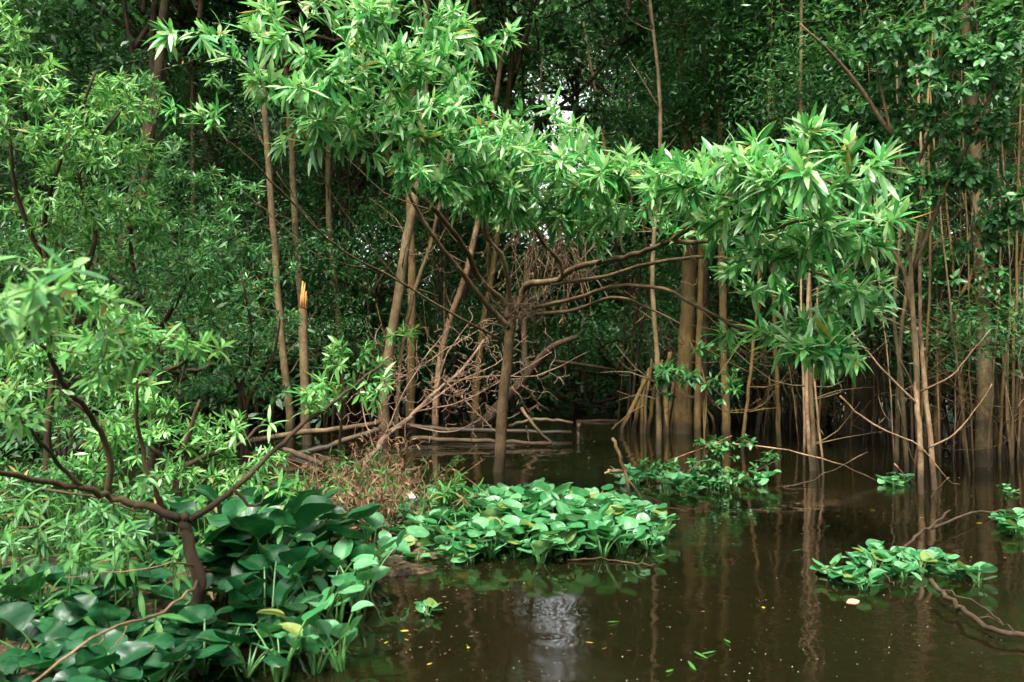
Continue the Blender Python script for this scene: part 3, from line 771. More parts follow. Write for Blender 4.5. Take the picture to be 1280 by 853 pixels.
TR = [
    # left of the willow
    ('forest_tree', 'slender straight brown trunk just left of the snapped stump, running up past the willow leaves', [(362, 520), (352, 420), (343, 300), (331, 150)], 11.0, 13, 'grey_bark', 7.5, 1.0),
    ('forest_tree', 'slim trunk rising directly behind the snapped orange topped stump', [(384, 500), (380, 420), (372, 330), (366, 220), (358, 100)], 12.0, 13, 'grey_bark', 7.5, 1.0),
    ('forest_tree', 'thin trunk standing just right of the snapped stump', [(428, 520), (424, 410), (413, 300), (410, 200)], 13.0, 12, 'grey_bark', 7.5, .9),
    ('forest_tree', 'right leaning pale trunk behind the willow’s left limbs'.replace('’', "'"), [(480, 510), (484, 455), (496, 380), (508, 300), (520, 240), (530, 120)], 11.0, 18, 'grey_bark', 8, 1.1),
    ('forest_tree', 'upright brown trunk beside the right leaning pale trunk above the brush pile', [(513, 525), (514, 440), (515, 330), (512, 250), (515, 120)], 11.6, 15, 'brown_bark', 8, 1.0),
    ('forest_tree', 'thin leaning pole crossing behind the two close trunks above the brush pile', [(496, 520), (502, 440), (516, 370), (540, 300), (560, 200)], 11.2, 8, 'grey_bark', 6.5, .5),
    ('forest_tree', 'slanting brown trunk whose foot is hidden by the brush pile left of the willow', [(545, 500), (556, 420), (580, 350), (600, 260)], 11.8, 11, 'dead_wood', 7, .8),
    ('forest_tree', 'dark double stemmed tree with blackish bark in the upper left shade', [(170, 480), (172, 300), (184, 190), (196, 110), (205, 20)], 11.5, 22, 'dark_bark', 8, 1.2),
    ('forest_tree', 'dark trunk leaning against the double stemmed black tree', [(140, 470), (150, 320), (172, 210), (190, 120)], 12.2, 16, 'dark_bark', 8, 1.1),
    ('forest_tree', 'thick blackish trunk leaning left behind the pale thin branches', [(345, 480), (305, 330), (275, 240), (250, 150), (235, 50)], 14, 30, 'dark_bark', 9, 1.2),
    ('forest_tree', 'small straight trunk low behind the left willow scrub', [(238, 420), (240, 330), (241, 230), (240, 150)], 13, 9, 'grey_bark', 7, .8),
    # right of the willow
    ('forest_tree', 'thickest orange brown trunk right of the channel, standing in the water among stilt roots', [(853, 540), (855, 470), (860, 390), (862, 260), (855, 100), (850, 0)], 12.0, 27, 'brown_bark', 9, 1.3),
    ('forest_tree', 'slim pale stem in front of the stilt roots at the channel edge', [(824, 568), (823, 500), (820, 420), (816, 330)], 9.4, 9, 'grey_bark', 6, .5),
    ('forest_tree', 'slim trunk touching the right side of the thickest orange brown trunk', [(872, 550), (872, 480), (875, 400), (878, 250), (882, 100)], 11.3, 11, 'brown_bark', 8, .9),
    ('forest_tree', 'medium orange brown trunk two steps right of the thickest one', [(908, 548), (907, 500), (904, 430), (902, 300), (900, 120)], 11.0, 14, 'brown_bark', 8, 1.0),
    ('forest_tree', 'thin slightly leaning pole between the orange brown trunk and the hanging willow bunch', [(928, 560), (934, 500), (942, 430), (950, 330)], 10.0, 6, 'brown_bark', 6, .4),
    ('forest_tree', 'straight thin yellowish stem below the hanging bunch of willow leaves', [(973, 556), (972, 500), (970, 440), (966, 330)], 10.3, 8, 'brown_bark', 6.5, .5),
    ('forest_tree', 'close pair like stem standing below the right end of the hanging willow bunch', [(1018, 588), (1015, 520), (1012, 440), (1010, 330)], 8.0, 9, 'grey_bark', 5.5, .4),
    ('forest_tree', 'curved dark trunk left of the fat buttressed stump', [(1026, 530), (1036, 480), (1040, 420), (1038, 300), (1030, 160), (1020, 0)], 13.0, 13, 'brown_bark', 8.5, 1.0),
    ('forest_tree', 'fat dark buttressed trunk leaning right at the back of the right hand pool', [(1066, 545), (1080, 490), (1095, 400), (1100, 250), (1096, 120)], 11.8, 42, 'dark_bark', 9, 1.2),
    ('forest_tree', 'straight trunk with side twigs between the bare pinkish sapling and the pale tall trunk', [(1172, 570), (1172, 480), (1176, 380), (1180, 250)], 9.4, 11, 'brown_bark', 7, .8),
    ('forest_tree', 'greyish shaded trunk behind and left of the pale tall trunk', [(1204, 548), (1208, 470), (1212, 380), (1215, 260)], 12, 18, 'brown_bark', 8, 1.0),
    ('forest_tree', 'tall pale brown trunk rising through the right hand foliage to the top of the picture', [(1229, 570), (1231, 480), (1228, 380), (1222, 260), (1214, 130), (1205, 0)], 8.3, 26, 'grey_bark', 8, 1.1),
    ('forest_tree', 'smooth trunk cut by the right edge of the picture', [(1278, 590), (1277, 480), (1274, 380), (1276, 240), (1280, 120)], 9.0, 19, 'grey_bark', 8, 1.1),
    ('forest_tree', 'tall thin trunk seen against the bright chinks above the willow’s right end'.replace('’', "'"), [(1075, 500), (1080, 330), (1076, 150), (1064, 0)], 13.5, 10, 'brown_bark', 9, .9),
    ('forest_tree', 'thin tall stem in the canopy just right of the thickest orange brown trunk', [(905, 500), (902, 330), (900, 150), (898, 0)], 14.0, 7, 'brown_bark', 9, .8),
    ('forest_tree', 'upright stem close behind the thickest orange brown trunk at the top of the picture', [(880, 500), (882, 300), (876, 120), (872, 0)], 13.0, 13, 'grey_bark', 9, .9),
]
for name, label, pts, d, w, mat, top, cr in TR:
    forest_tree(name, label, pts, d, w * (.85 if w > 26 else .78), mat, top, cr, side=14, taper=.3 if w > 25 else .55, sprays=[q for q in rng.uniform(2.2, 6.8, 5)] if pts[0][0] > 1000 or d > 12.4 else ([q for q in rng.uniform(4, 6.8, 3)] if pts[0][0] > 840 else []))

# snapped stump with raw orange top
def snapped_stump():
    base = G(384, 556)
    t = thing('snapped_tree', 'snapped bare trunk with a raw orange splintered top left of the willow', 'tree', base)
    d = base[1]
    p = smooth_path([base - np.array((0, 0, .3)), base, W(381, 480, d), W(379, 400, d), W(380, 383, d)], 4, .003)
    mb = MB(); tube(mb, p, np.linspace(.072, .05, len(p)), 9, lump=.03); mb.obj('trunk', M['grey_bark'], t)
    mb = MB()
    for i in range(9):
        a = i * .7; r = .032 if i else 0
        q = p[-1] + np.array((math.cos(a) * r, math.sin(a) * r, -.03))
        h = rng.uniform(.12, .36) if i % 3 else .36
        tube(mb, [q, q + np.array((0, 0, h * .6)), q + np.array((rng.normal() * .012, 0, h))], [.022, .016, .003], 5)
    mb.obj('splintered_top', M['raw_wood'], t)
snapped_stump()

# leaning dark limb and mossy bole behind the willow trunk
def lying(name, label, paths, mat, cat, k=8, partnames=None, lump=.05, group=None):
    """paths: list of (pixel polyline, w0, w1) with depth per point; the first is the body"""
    b = W(*paths[0][0][0])
    t = thing(name, label, cat, b, group)
    for i, (pl, w0, w1) in enumerate(paths):
        p = smooth_path(px(pl), 4, .006)
        d = np.array([x[1] for x in p])
        mb = MB(); tube(mb, p, np.linspace(w0, w1, len(p)) * (.28 if name == 'bent_twig' else .5) * d / F, k if i == 0 else 5, lump=lump)
        nm = ('log' if i == 0 else 'branch') if not partnames else partnames[min(i, len(partnames) - 1)]
        mb.obj(nm, M[mat], t)
    return t


lying('leaning_tree', 'crooked brown tree leaning right behind the slim willow trunk', [([(600, 535, 12.8), (632, 500, 12.6), (660, 468, 12.4), (690, 435, 12.2), (722, 421, 12.0)], 17, 6), ([(658, 470, 12.4), (656, 440, 12.5), (655, 405, 12.6), (660, 330, 12.8)], 11, 6), ([(680, 450, 12.3), (720, 455, 12.6), (765, 462, 13)], 6, 3)], 'dark_bark', 'tree', partnames=['trunk', 'limb'])
lying('fallen_log', 'straight pale log floating level across the foot of the willow trunk', [([(515, 548, 10.25), (580, 551, 10.2), (640, 553, 10.2), (690, 555, 10.2)], 6, 5)], 'dead_wood', 'log')
lying('fallen_log', 'longer wet log lying just behind the straight pale log', [([(470, 528, 11.5), (530, 535, 11.4), (570, 538, 11.4), (640, 539, 11.4), (715, 541, 11.4)], 8, 5)], 'wet_wood', 'log')
lying('driftwood_branch', 'crossed dark driftwood branches with a stubby upright end right of the willow trunk',
      [([(636, 533, 11.6), (660, 526, 11.5), (690, 525, 11.5), (716, 529, 11.5)], 5, 4), ([(652, 510, 10.8), (664, 528, 10.7), (684, 550, 10.6), (712, 567, 10.3)], 5, 4),
       ([(652, 567, 10), (675, 562, 10.2), (688, 556, 10.6)], 3, 3), ([(658, 533, 11), (663, 560, 10.6)], 3, 2), ([(724, 530, 11.4), (723, 545, 11.4), (721, 562, 11.0)], 6, 5)], 'wet_wood', 'branch', partnames=['branch'])
lying('fallen_log', 'brown log floating behind the dead grass left of the brush pile', [([(310, 552, 9.8), (380, 541, 9.8), (430, 536, 9.8), (475, 528, 9.8)], 8, 6)], 'willow_bark', 'log')
lying('fallen_log', 'dark wet log lying aslant below the brown log', [([(360, 572, 9.2), (410, 558, 9.2), (450, 545, 9.2), (475, 537, 9.2)], 9, 6)], 'wet_wood', 'log')
lying('fallen_log', 'pale peeling log running down to the dead grass clump', [([(355, 562, 8.6), (390, 576, 8.2), (425, 588, 7.9), (445, 600, 7.6)], 6, 11)], 'pink_bark', 'log')
lying('dead_snag', 'bleached peeling snag poking up right of the round hyacinth raft', [([(788, 640, 5.9), (783, 605, 5.9), (776, 572, 5.9), (765, 548, 5.9)], 4, 4.5), ([(778, 590, 5.9), (762, 588, 5.85), (758, 592, 5.8)], 6, 3), ([(784, 600, 5.9), (800, 620, 5.85), (808, 640, 5.8)], 3, 2)], 'dead_wood', 'snag', partnames=['snag', 'branch'])
lying('driftwood_branch', 'thick curved grey branch sticking out of the water at the lower right edge', [([(1163, 725, 3.75), (1185, 748, 3.55), (1210, 768, 3.35), (1240, 787, 3.18), (1285, 793, 3.12), (1340, 780, 3.1)], 5.5, 7.5), ([(1178, 738, 3.62), (1215, 752, 3.5), (1250, 776, 3.25), (1268, 790, 3.13)], 2, 2), ([(1215, 772, 3.3), (1240, 775, 3.3), (1255, 782, 3.25)], 2, 1.5)], 'dead_wood', 'branch', partnames=['branch'])
lying('driftwood_branch', 'arched reddish branch curving out of the small floating plant raft at right', [([(1130, 684, 4.6), (1150, 668, 4.8), (1185, 652, 5.2), (1225, 640, 5.6), (1290, 637, 5.9)], 4, 2), ([(1160, 662, 4.9), (1180, 645, 5.2), (1188, 638, 5.4)], 3, 2)], 'pink_bark', 'branch', partnames=['branch'])
lying('bent_twig', 'long arched twig bending over the water in front of the right hand stems', [([(880, 556, 7.6), (925, 556, 7.5), (985, 563, 7.4), (1040, 577, 7.2), (1095, 601, 7.1)], 4, 3)], 'pink_bark', 'twig', partnames=['twig'])
lying('bent_twig', 'short straight twig slanting through the water under the long arched twig', [([(980, 610, 6.9), (1030, 594, 7.2), (1085, 565, 7.6)], 3, 2), ([(1000, 606, 6.9), (972, 608, 6.8)], 2, 2)], 'dead_wood', 'twig', partnames=['twig'])
lying('bent_twig', 'curved twig lying on the water right of the bleached snag', [([(797, 618, 6.4), (815, 622, 6.2), (835, 634, 5.9), (860, 640, 5.8)], 3, 2)], 'pink_bark', 'twig', partnames=['twig'])
lying('bent_twig', 'straight floating twig below the round hyacinth raft', [([(708, 700, 4.4), (750, 699, 4.4), (790, 704, 4.35), (818, 706, 4.3)], 4, 3)], 'dead_wood', 'twig', partnames=['twig'])
lying('bent_twig', 'little dark twig poking up through the floating raft at right', [([(1122, 738, 3.9), (1108, 722, 4), (1094, 711, 4.1)], 3, 3)], 'dead_wood', 'twig', partnames=['twig'])
lying('bent_twig', 'slim pole slanting down to the water left of the leafy floating raft', [([(765, 537, 9.8), (780, 523, 9.9), (808, 505, 10)], 4, 4)], 'brown_bark', 'twig', partnames=['twig'])
# far floating logs
for i, (a, b, y, w) in enumerate([(690, 790, 507, 5), (720, 800, 527, 4), (590, 660, 512, 4), (760, 840, 497, 4)]):
    d = 1100 / (y - 450)
    lying('fallen_log', 'thin log lying level on the far water of the channel', [([(a, y, d), ((a + b) / 2, y - 1, d), (b, y, d)], w, w * .7)], 'dead_wood', 'log', group='thin logs on the far water')

# ------------------------------------------------------------------ stilt roots
def stilt_roots():
    t = thing('stilt_roots', 'splayed pale stilt roots arching into the water around the thickest orange brown trunk', 'roots', W(815, 535, 12.2) * np.array((1, 1, 0)))
    R = [((818, 455), (800, 490), (778, 535)), ((815, 450), (808, 500), (806, 538)), ((812, 460), (804, 500), (802, 540)), ((822, 460), (816, 500), (810, 536)), ((828, 450), (822, 490), (820, 535)),
         ((845, 470), (838, 505), (832, 538)), ((848, 490), (842, 515), (839, 540)), ((838, 440), (832, 480), (834, 535)), ((806, 470), (800, 500), (793, 534)), ((868, 480), (880, 510), (884, 545)), ((870, 500), (890, 520), (893, 542))]
    for i, q in enumerate(R):
        d = 12.2 + rng.normal() * .2
        p = smooth_path([W(a, b, d) for a, b in q], 4, .006)
        p = np.vstack([p, p[-1] + np.array((0, 0, -.3))])
        mb = MB(); tube(mb, p, np.linspace(.03, .034, len(p)) * rng.uniform(.7, 1.2), 6, lump=.05)
        mb.obj('root', M['brown_bark'], t)
stilt_roots()

# ------------------------------------------------------------------ bare saplings with long twigs at the right
def bare_sapling(label, stems, twigs, mat='pink_bark'):
    b = W(stems[0][0][0][0], stems[0][0][0][1], stems[0][1]); b[2] = 0
    t = thing('bare_sapling', label, 'sapling', b)
    for i, (pl, d, w0, w1) in enumerate(stems):
        q = [W(x, y, d) for x, y in pl]
        q = [q[0] * np.array((1, 1, 0)) + np.array((0, 0, -.3))] + q
        p = smooth_path(q, 4, .003)
        mb = MB(); tube(mb, p, np.linspace(w0, w1, len(p)) * .5 * d / F, 8, lump=.04)
        mb.obj('stem', M[mat], t)
    for pl, d0, d1, w in twigs:
        n = len(pl)
        p = smooth_path([W(x, y, d0 + (d1 - d0) * i / (n - 1)) for i, (x, y) in enumerate(pl)], 4, .003)
        mb = MB(); tube(mb, p, np.linspace(w, w * .45, len(p)) * .34 * d0 / F, 5)
        mb.obj('twig', M[mat], t)


bare_sapling('bare pinkish sapling with long sagging twigs standing in the water at right',
             [([(1152, 628), (1150, 560), (1146, 500), (1145, 440), (1138, 370), (1126, 330), (1108, 300)], 6.6, 8, 4), ([(1168, 620), (1164, 560), (1158, 500), (1152, 430), (1150, 380), (1152, 220), (1146, 80)], 6.8, 8, 3)],
             [([(1050, 495), (1075, 520), (1110, 540), (1150, 558), (1185, 600), (1200, 606)], 6.5, 6.6, 4), ([(1160, 560), (1195, 542), (1225, 505), (1240, 480)], 6.7, 6.4, 4), ([(1146, 505), (1110, 470), (1085, 440), (1066, 418)], 6.6, 6.4, 5),
              ([(1150, 490), (1190, 470), (1215, 440), (1238, 412)], 6.7, 6.3, 4), ([(1146, 415), (1100, 395), (1060, 375), (1030, 360)], 6.6, 6.3, 3), ([(1140, 385), (1128, 355), (1122, 348)], 6.6, 6.5, 4),
              ([(1135, 345), (1160, 320), (1190, 275), (1222, 232)], 6.6, 6.2, 3), ([(1150, 640), (1172, 612), (1186, 597)], 6.5, 6.3, 4), ([(1118, 580), (1140, 603), (1168, 622)], 6.6, 6.7, 3), ([(1122, 300), (1140, 280), (1154, 236)], 6.5, 6.3, 3),
              ([(1112, 305), (1110, 250), (1118, 200)], 6.6, 6.4, 4)])
bare_sapling('crowded pair of bare brown stems right of the bare pinkish sapling',
             [([(1134, 598), (1130, 520), (1122, 440), (1118, 380), (1126, 250), (1120, 60)], 7.4, 7, 3), ([(1120, 590), (1122, 500), (1128, 400), (1148, 280), (1160, 120)], 7.6, 7, 3)],
             [([(1120, 440), (1140, 480), (1146, 520)], 7.4, 7.2, 3), ([(1122, 500), (1136, 560), (1146, 585)], 7.4, 7.2, 3)], 'grey_bark')
bare_sapling('tight cluster of three bare stems standing in the water under the hanging willow bunch',
             [([(1014, 590), (1010, 540), (1008, 440), (1012, 300), (1006, 160)], 8, 6, 3), ([(1030, 600), (1026, 555), (1018, 470), (1022, 360)], 7.6, 4, 2), ([(1005, 575), (1006, 520), (1002, 420), (1000, 280)], 8.4, 4, 2.5)],
             [([(1030, 545), (1022, 530), (1016, 520)], 7.6, 7.6, 2)], 'pink_bark')

# thin stems of the right hand thicket
for i in range(58):
    x = 1090 + 200 * rng.random() ** .7 if i < 42 else rng.uniform(930, 1100)
    d = rng.uniform(7.2, 12.5) if i < 42 else rng.uniform(10, 14)
    y0 = 450 + 1100 / d
    lean = rng.normal() * 14
    w = rng.uniform(.014, .036) * F / d
    forest_tree('sapling', 'thin brown stem among the crowded upright stems along the right edge' if i < 42 else 'thin brown stem among the sparse stems behind the arched twig',
                [(x, y0), (x + lean * .3 + rng.normal() * 3, y0 - 120), (x + lean * .8 + rng.normal() * 5, y0 - 260)], d, w,
                ['grey_bark', 'brown_bark', 'pink_bark'][i % 3], top=rng.uniform(4.5, 6.5), crown=0, group='stems of the right hand thicket' if i < 42 else 'stems behind the arched twig',
                flare=1.15, k=6, side=9, sprays=[rng.uniform(1.2, 5)] if i % 3 == 0 else (), cat='sapling')

# deep forest trunks
for i in range(95):
    d = rng.uniform(13.5, 34)
    x = rng.uniform(-260, 1540)
    if 660 < x < 820 and d < 24: d = rng.uniform(26, 34)
    y0 = 450 + 1100 / d
    lean = rng.normal() * 25
    w = rng.uniform(.06, .16) * F / d
    gap = abs(x - 695) < 42 + 2700 / d
    forest_tree('forest_tree', 'shaded trunk deep in the flooded forest behind the nearer stems', [(x, y0), (x + lean * .5 + rng.normal() * 4, y0 - 120), (x + lean, y0 - 230)], d, w,
                ['dark_bark', 'brown_bark', 'brown_bark', 'dark_bark'][i % 4], top=rng.uniform(5, 10.5), crown=0 if gap else rng.uniform(1.0, 1.6), group='trunks deep in the flooded forest', k=7, side=12, sprays=[] if 560 < x < 840 else [q for q in rng.uniform(.8, 6, 2)])


# ------------------------------------------------------------------ understorey bushes and far woods
def bush(label, x, y, z, s, kind, group, n=1):
    t = thing('bush', label, 'bush', (x, y, 0), group)
    add_crown(t, (x, y, z), s, kind, 'foliage')
    mb = MB()
    for q in range(5):
        e = np.array((x, y, z)) + rng.normal(size=3) * .3 * s
        tube(mb, smooth_path([(x + rng.normal() * .1, y + rng.normal() * .1, -.4), ((x + e[0]) / 2, (y + e[1]) / 2, z * .5), e], 3), np.linspace(.02, .008, 7), 4, cap=False)
    mb.obj('stems', M['dark_bark'], t)


for i in range(90):
    d = rng.uniform(10.5, 27)
    x = rng.uniform(-120, 1400)
    if 440 < x < 850 and d < 18: d = rng.uniform(18, 28)
    low = 560 < x < 840
    if 820 < x < 1280 and d < 12.5: d += 3
    X = (x - 640) / F * d
    bush('shaded leafy bush of the understorey among the deep forest trunks', X, d, rng.uniform(.5, 1.6 if low else 3.4) * (d / 16) ** .6, rng.uniform(.9, 1.9), SPRAY, 'understorey bushes of the flooded forest')


for ax in (-.09, -.06, -.03, 0, .02, .045, .07, .1, .13, .16, .19, -.12, .03, .08, .12, .17):
    d = rng.uniform(23, 30)
    bush('large shaded thicket bush between the deep forest trunks', ax * d, d, rng.uniform(.7, 1.7), rng.uniform(.7, .95), CR, 'large thicket bushes of the flooded forest')
for x in (610, 665, 725, 790):
    d = rng.uniform(19, 22)
    forest_tree('forest_tree', 'shaded trunk deep in the flooded forest behind the nearer stems', [(x, 450 + 1100 / d), (x + 4, 330), (x - 6, 180)], d, .1 * F / d, 'dark_bark', top=9.9, crown=1.25, group='trunks deep in the flooded forest', k=7, side=10)


def leaf_mass(c, dens, sd, L, Wd):
    nc = len(c)
    P = (c[:, None, :] + rng.normal(size=(nc, dens, 3)) * np.array(sd)).reshape(-1, 3)
    m = len(P)
    D = nrm(rng.normal(size=(m, 3)) * np.array((1, 1, .5)) - np.array((0, 0, .25)))
    N = np.array((0, -.2, 1.0)) + rng.normal(size=(m, 3)) * .5
    mb = MB()
    cs = np.repeat(rng.uniform(.6, 1.25, nc), dens)      # each clump its own leaf size and colour
    leaves(mb, P, D, N, L * cs * rng.uniform(.7, 1.25, m), Wd * cs * rng.uniform(.7, 1.2, m), bend=.2, flat=True)
    mb.c[-1][:, 0] = np.clip(np.repeat(np.repeat(rng.random(nc), dens), 4) + mb.c[-1][:, 0] * .3 - .15, 0, 1)
    return mb


for i, (x, y, d, sc) in enumerate([(1200, 330, 9.5, .6), (1250, 420, 9, .5), (1170, 400, 10, .55), (1100, 330, 10.5, .7), (1080, 420, 11, .6), (1000, 380, 12, .7), (950, 460, 12, .5), (1190, 480, 10, .45), (1262, 300, 8.6, .6), (1130, 470, 10.5, .4),
                                     (900, 500, 13, .5), (1000, 500, 13, .55), (830, 430, 13, .5), (780, 330, 14, .8), (1230, 520, 11, .4), (1060, 250, 12, .9), (980, 280, 13, .9), (1150, 300, 9.2, .6), (1210, 260, 9, .6), (1230, 370, 9.8, .6), (470, 330, 13, .9), (400, 300, 14, 1.0), (450, 230, 14, 1.0), (340, 250, 14, 1.0), (300, 330, 13, .9), (560, 250, 14, .9), (410, 420, 12, .7), (470, 440, 12.5, .6), (440, 180, 13.5, 1.0), (330, 420, 12, .8), (280, 200, 14.5, 1.1)]):
    q = W(x, y, d)
    bush('leafy spray of undergrowth among the middle distance trunks', q[0], q[1], q[2], sc, SPRAY, 'leafy sprays among the middle distance trunks')
for i in range(34):
    d = rng.uniform(7.5, 13.5); x = rng.uniform(-140, 440)
    if x > 225: d = rng.uniform(13, 15)
    q = W(x, 400, d)
    bush('leafy bush of the left bank behind the willow scrub', q[0], d, rng.uniform(.3, 2.2), rng.uniform(.7, 1.2), SPRAY, 'bushes of the left bank')
for i in range(46):
    d = rng.uniform(14.5, 26)
    ax = rng.uniform(-.72, .72)
    if -.1 < ax < .2: continue
    bush('large shaded thicket bush between the deep forest trunks', ax * d, d, rng.uniform(.8, 3.2), rng.uniform(.7, 1.15), CR, 'large thicket bushes of the flooded forest')


def woods():
    """the far wall of the forest, one mass of leaves with the bright gap in it"""
    nc = 14500
    y = rng.uniform(25, 46, nc); ax = rng.uniform(-.85, .85, nc)
    x = ax * y
    z = rng.random(nc) ** .9 * (21 * y / 40) - .2
    el = (z - 1.1) / y
    zz = z / y
    gap = (np.abs(ax - .053 - .008 * np.sin(zz * 40)) < .042) & (zz > .19) & (zz < .37)
    for gx, gz, gr in ((.36, .37, .02), (.41, .36, .018), (-.04, .26, .02), (.3, .33, .015), (-.3, .33, .02), (-.62, .2, .03)):
        gap |= ((ax - gx) ** 2 + (zz - gz) ** 2) < gr * gr
    thin = np.zeros(nc, bool)
    c = np.stack([x, y, z], -1)[~(gap | thin)]
    for n, a0, a1, e0, e1 in ((1700, -.06, .21, .05, .18), (1000, .105, .22, .19, .36), (400, -.12, .0, .19, .36)):      # thicker where the channel ends
        yy = rng.uniform(24, 33, n); u = rng.uniform(a0, a1, n) * yy
        c = np.vstack([c, np.stack([u, yy, rng.uniform(e0, e1, n) * yy], -1)])
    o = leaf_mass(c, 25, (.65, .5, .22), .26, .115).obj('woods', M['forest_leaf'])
    tag(o, 'dark leafy wall of far forest closing off the flooded channel', 'woods', kind='stuff')
    # unseen forest at both sides and behind the boat, added to cut frontal light
    nc = 5200
    a = rng.uniform(.75, 2 * math.pi - .75, nc); r = rng.uniform(12, 24, nc)
    z = rng.random(nc) * 9
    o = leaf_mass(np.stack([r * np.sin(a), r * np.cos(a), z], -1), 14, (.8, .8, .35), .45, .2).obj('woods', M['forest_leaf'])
    tag(o, 'unseen leafy forest added on both sides and behind the viewpoint to cut frontal light', 'woods', kind='stuff')
woods()

# ------------------------------------------------------------------ water hyacinths
def blade_mesh(seed, sx, mat, cupk=1.0, nu=10, nv=10):
    """round, slightly cupped blade along +X from its stalk, about 1 m long before scaling"""
    r = np.random.default_rng(seed)
    t = np.linspace(0, 1, nu)
    w = np.sqrt(np.clip(1 - (2 * t ** .85 - 1) ** 2, 0, 1)) * .5 * sx * (1 - .12 * t)
    w[0] = .03; w[-1] = .05
    v = np.linspace(-1, 1, nv + 1)
    cup = r.uniform(-.08, .24) * cupk; tip = r.uniform(-.4, .2); tw = r.normal() * .15
    V = []; C = []
    rv = r.random()
    for i in range(nu):
        for j in range(nv + 1):
            x = t[i] + .1 * (abs(v[j]) ** 2) * (t[i] < .4) * -(1 - t[i] / .4)
            yy = v[j] * w[i]
            zz = cup * (v[j] ** 2) * w[i] * 2 + tip * t[i] ** 2 + tw * yy * t[i] + .05 * math.sin(5 * v[j] + seed) * w[i] * cupk + .022 * math.sin(8 * t[i] + seed) * cupk
            V.append((x, yy, zz)); C.append((rv, min(1, abs(v[j]) * 1.6), t[i], r.random()))
    f = []
    for i in range(nu - 1):
        for j in range(nv):
            a = i * (nv + 1) + j
            f.append((a, a + nv + 1, a + nv + 2, a + 1))
    return np.array(V), np.array(f), np.array(C)


def hyacinth(name, n, H, B, seed, mat, stalkm, swell=1.0, label=None, group=None, low=.35, pitch=(0, 1.1), cupk=1.0):
    """one plant: n leaves, H stalk height, B blade length"""
    r = np.random.default_rng(seed)
    t = thing(name, label, 'water plant', (0, 0, 0), group)
    for i in range(n):
        a = i * 2.4 + r.normal() * .3
        h = H * r.uniform(low, 1.05)
        out = h * r.uniform(.25, .75) + .02
        e = np.array((math.cos(a) * out, math.sin(a) * out, h))
        mid = np.array((math.cos(a) * out * .3, math.sin(a) * out * .3, h * .6))
        q = np.linspace(0, 1, 8)[:, None]
        s0 = np.array((math.cos(a) * .015, math.sin(a) * .015, -.03))
        p = (1 - q) ** 2 * s0 + 2 * (1 - q) * q * mid + q * q * e
        tt = q[:, 0]
        rad = (.0045 + .006 * swell * np.exp(-((tt - .28) / .17) ** 2)) * (H / .25) ** .5
        b = B * r.uniform(.7, 1.12)
        V, f, C = blade_mesh(seed * 31 + i, r.uniform(1.0, 1.28), mat, cupk)
        el = r.uniform(*pitch)                # blade pitch
        az = a + r.normal() * .5
        X = np.array((math.cos(az) * math.cos(el), math.sin(az) * math.cos(el), math.sin(el)))
        Zv = nrm(np.array((-math.cos(az) * math.sin(el), -math.sin(az) * math.sin(el), math.cos(el))) + r.normal(size=3) * .2)
        Yv = nrm(np.cross(Zv, X)); Zv = np.cross(X, Yv)
        vv = e + b * (V[:, :1] * X + V[:, 1:2] * Yv + V[:, 2:] * Zv)
        mb = MB(); mb.add(vv, None, f[:, ::-1], C)
        lf = mb.obj('leaf', mat, t, (0, 0, 0))
        mb = MB(); tube(mb, p, rad, 6, cap=False)
        mb.obj('stalk', stalkm, lf, (0, 0, 0))
    return t


def put(proto, first, p, rz, s, label=None, group=None, tilt=.12):
    o = proto if first else copy_tree(proto)
    o.location = [float(v) for v in p]
    o.rotation_euler = (float(rng.normal() * tilt), float(rng.normal() * tilt), float(rz))
    o.scale = (s, s, s)
    if label: o['label'] = label
    if group: o['group'] = group
    return o


# the round raft in the middle
LB = 'pale green water hyacinth in the round floating raft before the willow trunk'
raft = [hyacinth('water_hyacinth', 9, .2, .115, 300 + i, M['hyacinth_blade'], M['hyacinth_stalk'], label=LB, group='hyacinths of the round raft') for i in range(6)]
used = set()
pts = []
tries = 0
while len(pts) < 104 and tries < 6000:
    tries += 1
    X = rng.uniform(-.75, 1.15); Y = rng.uniform(4.25, 6.2)
    e = ((X - .16) / .82) ** 2 + ((Y - 5.2) / .85) ** 2
    if e > 1: continue
    if any((X - a) ** 2 + (Y - b) ** 2 < .122 ** 2 for a, b in pts): continue
    pts.append((X, Y))
for i, (X, Y) in enumerate(pts):
    q = int(rng.integers(0, 6))
    e = ((X - .16) / .82) ** 2 + ((Y - 5.2) / .85) ** 2
    s = (1.12 - .38 * e) * rng.uniform(.9, 1.1) * (.85 if X > .7 else 1)
    o = put(raft[q], q not in used, (X, Y, 0), rng.random() * 6.28, s); used.add(q)
    o.scale = (s, s, s * .85)
for q in range(6):
    if q not in used: put(raft[q], True, (0.1, 5.1, 0), 0, 1)

# tall plants on the mud at the lower left
LT_ = 'tall dark hyacinth with big leathery leaves in the crowded clump at the lower left'
tall = [hyacinth('water_hyacinth', 9, .36, .185, 400 + i, M['hyacinth_dark'], M['hyacinth_stalk'], .8, LT_, 'tall hyacinths of the lower left clump', low=.3, pitch=(-.1, 1.1), cupk=2.2) for i in range(6)]
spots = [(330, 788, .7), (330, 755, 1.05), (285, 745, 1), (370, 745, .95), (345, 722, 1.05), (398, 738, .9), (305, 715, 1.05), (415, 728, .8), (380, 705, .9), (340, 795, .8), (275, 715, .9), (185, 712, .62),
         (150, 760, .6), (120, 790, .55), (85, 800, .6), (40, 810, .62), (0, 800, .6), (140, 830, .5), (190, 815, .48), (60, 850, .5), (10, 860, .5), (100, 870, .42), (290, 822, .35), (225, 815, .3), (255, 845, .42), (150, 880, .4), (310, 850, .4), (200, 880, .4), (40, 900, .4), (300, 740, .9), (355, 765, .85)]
used = set()
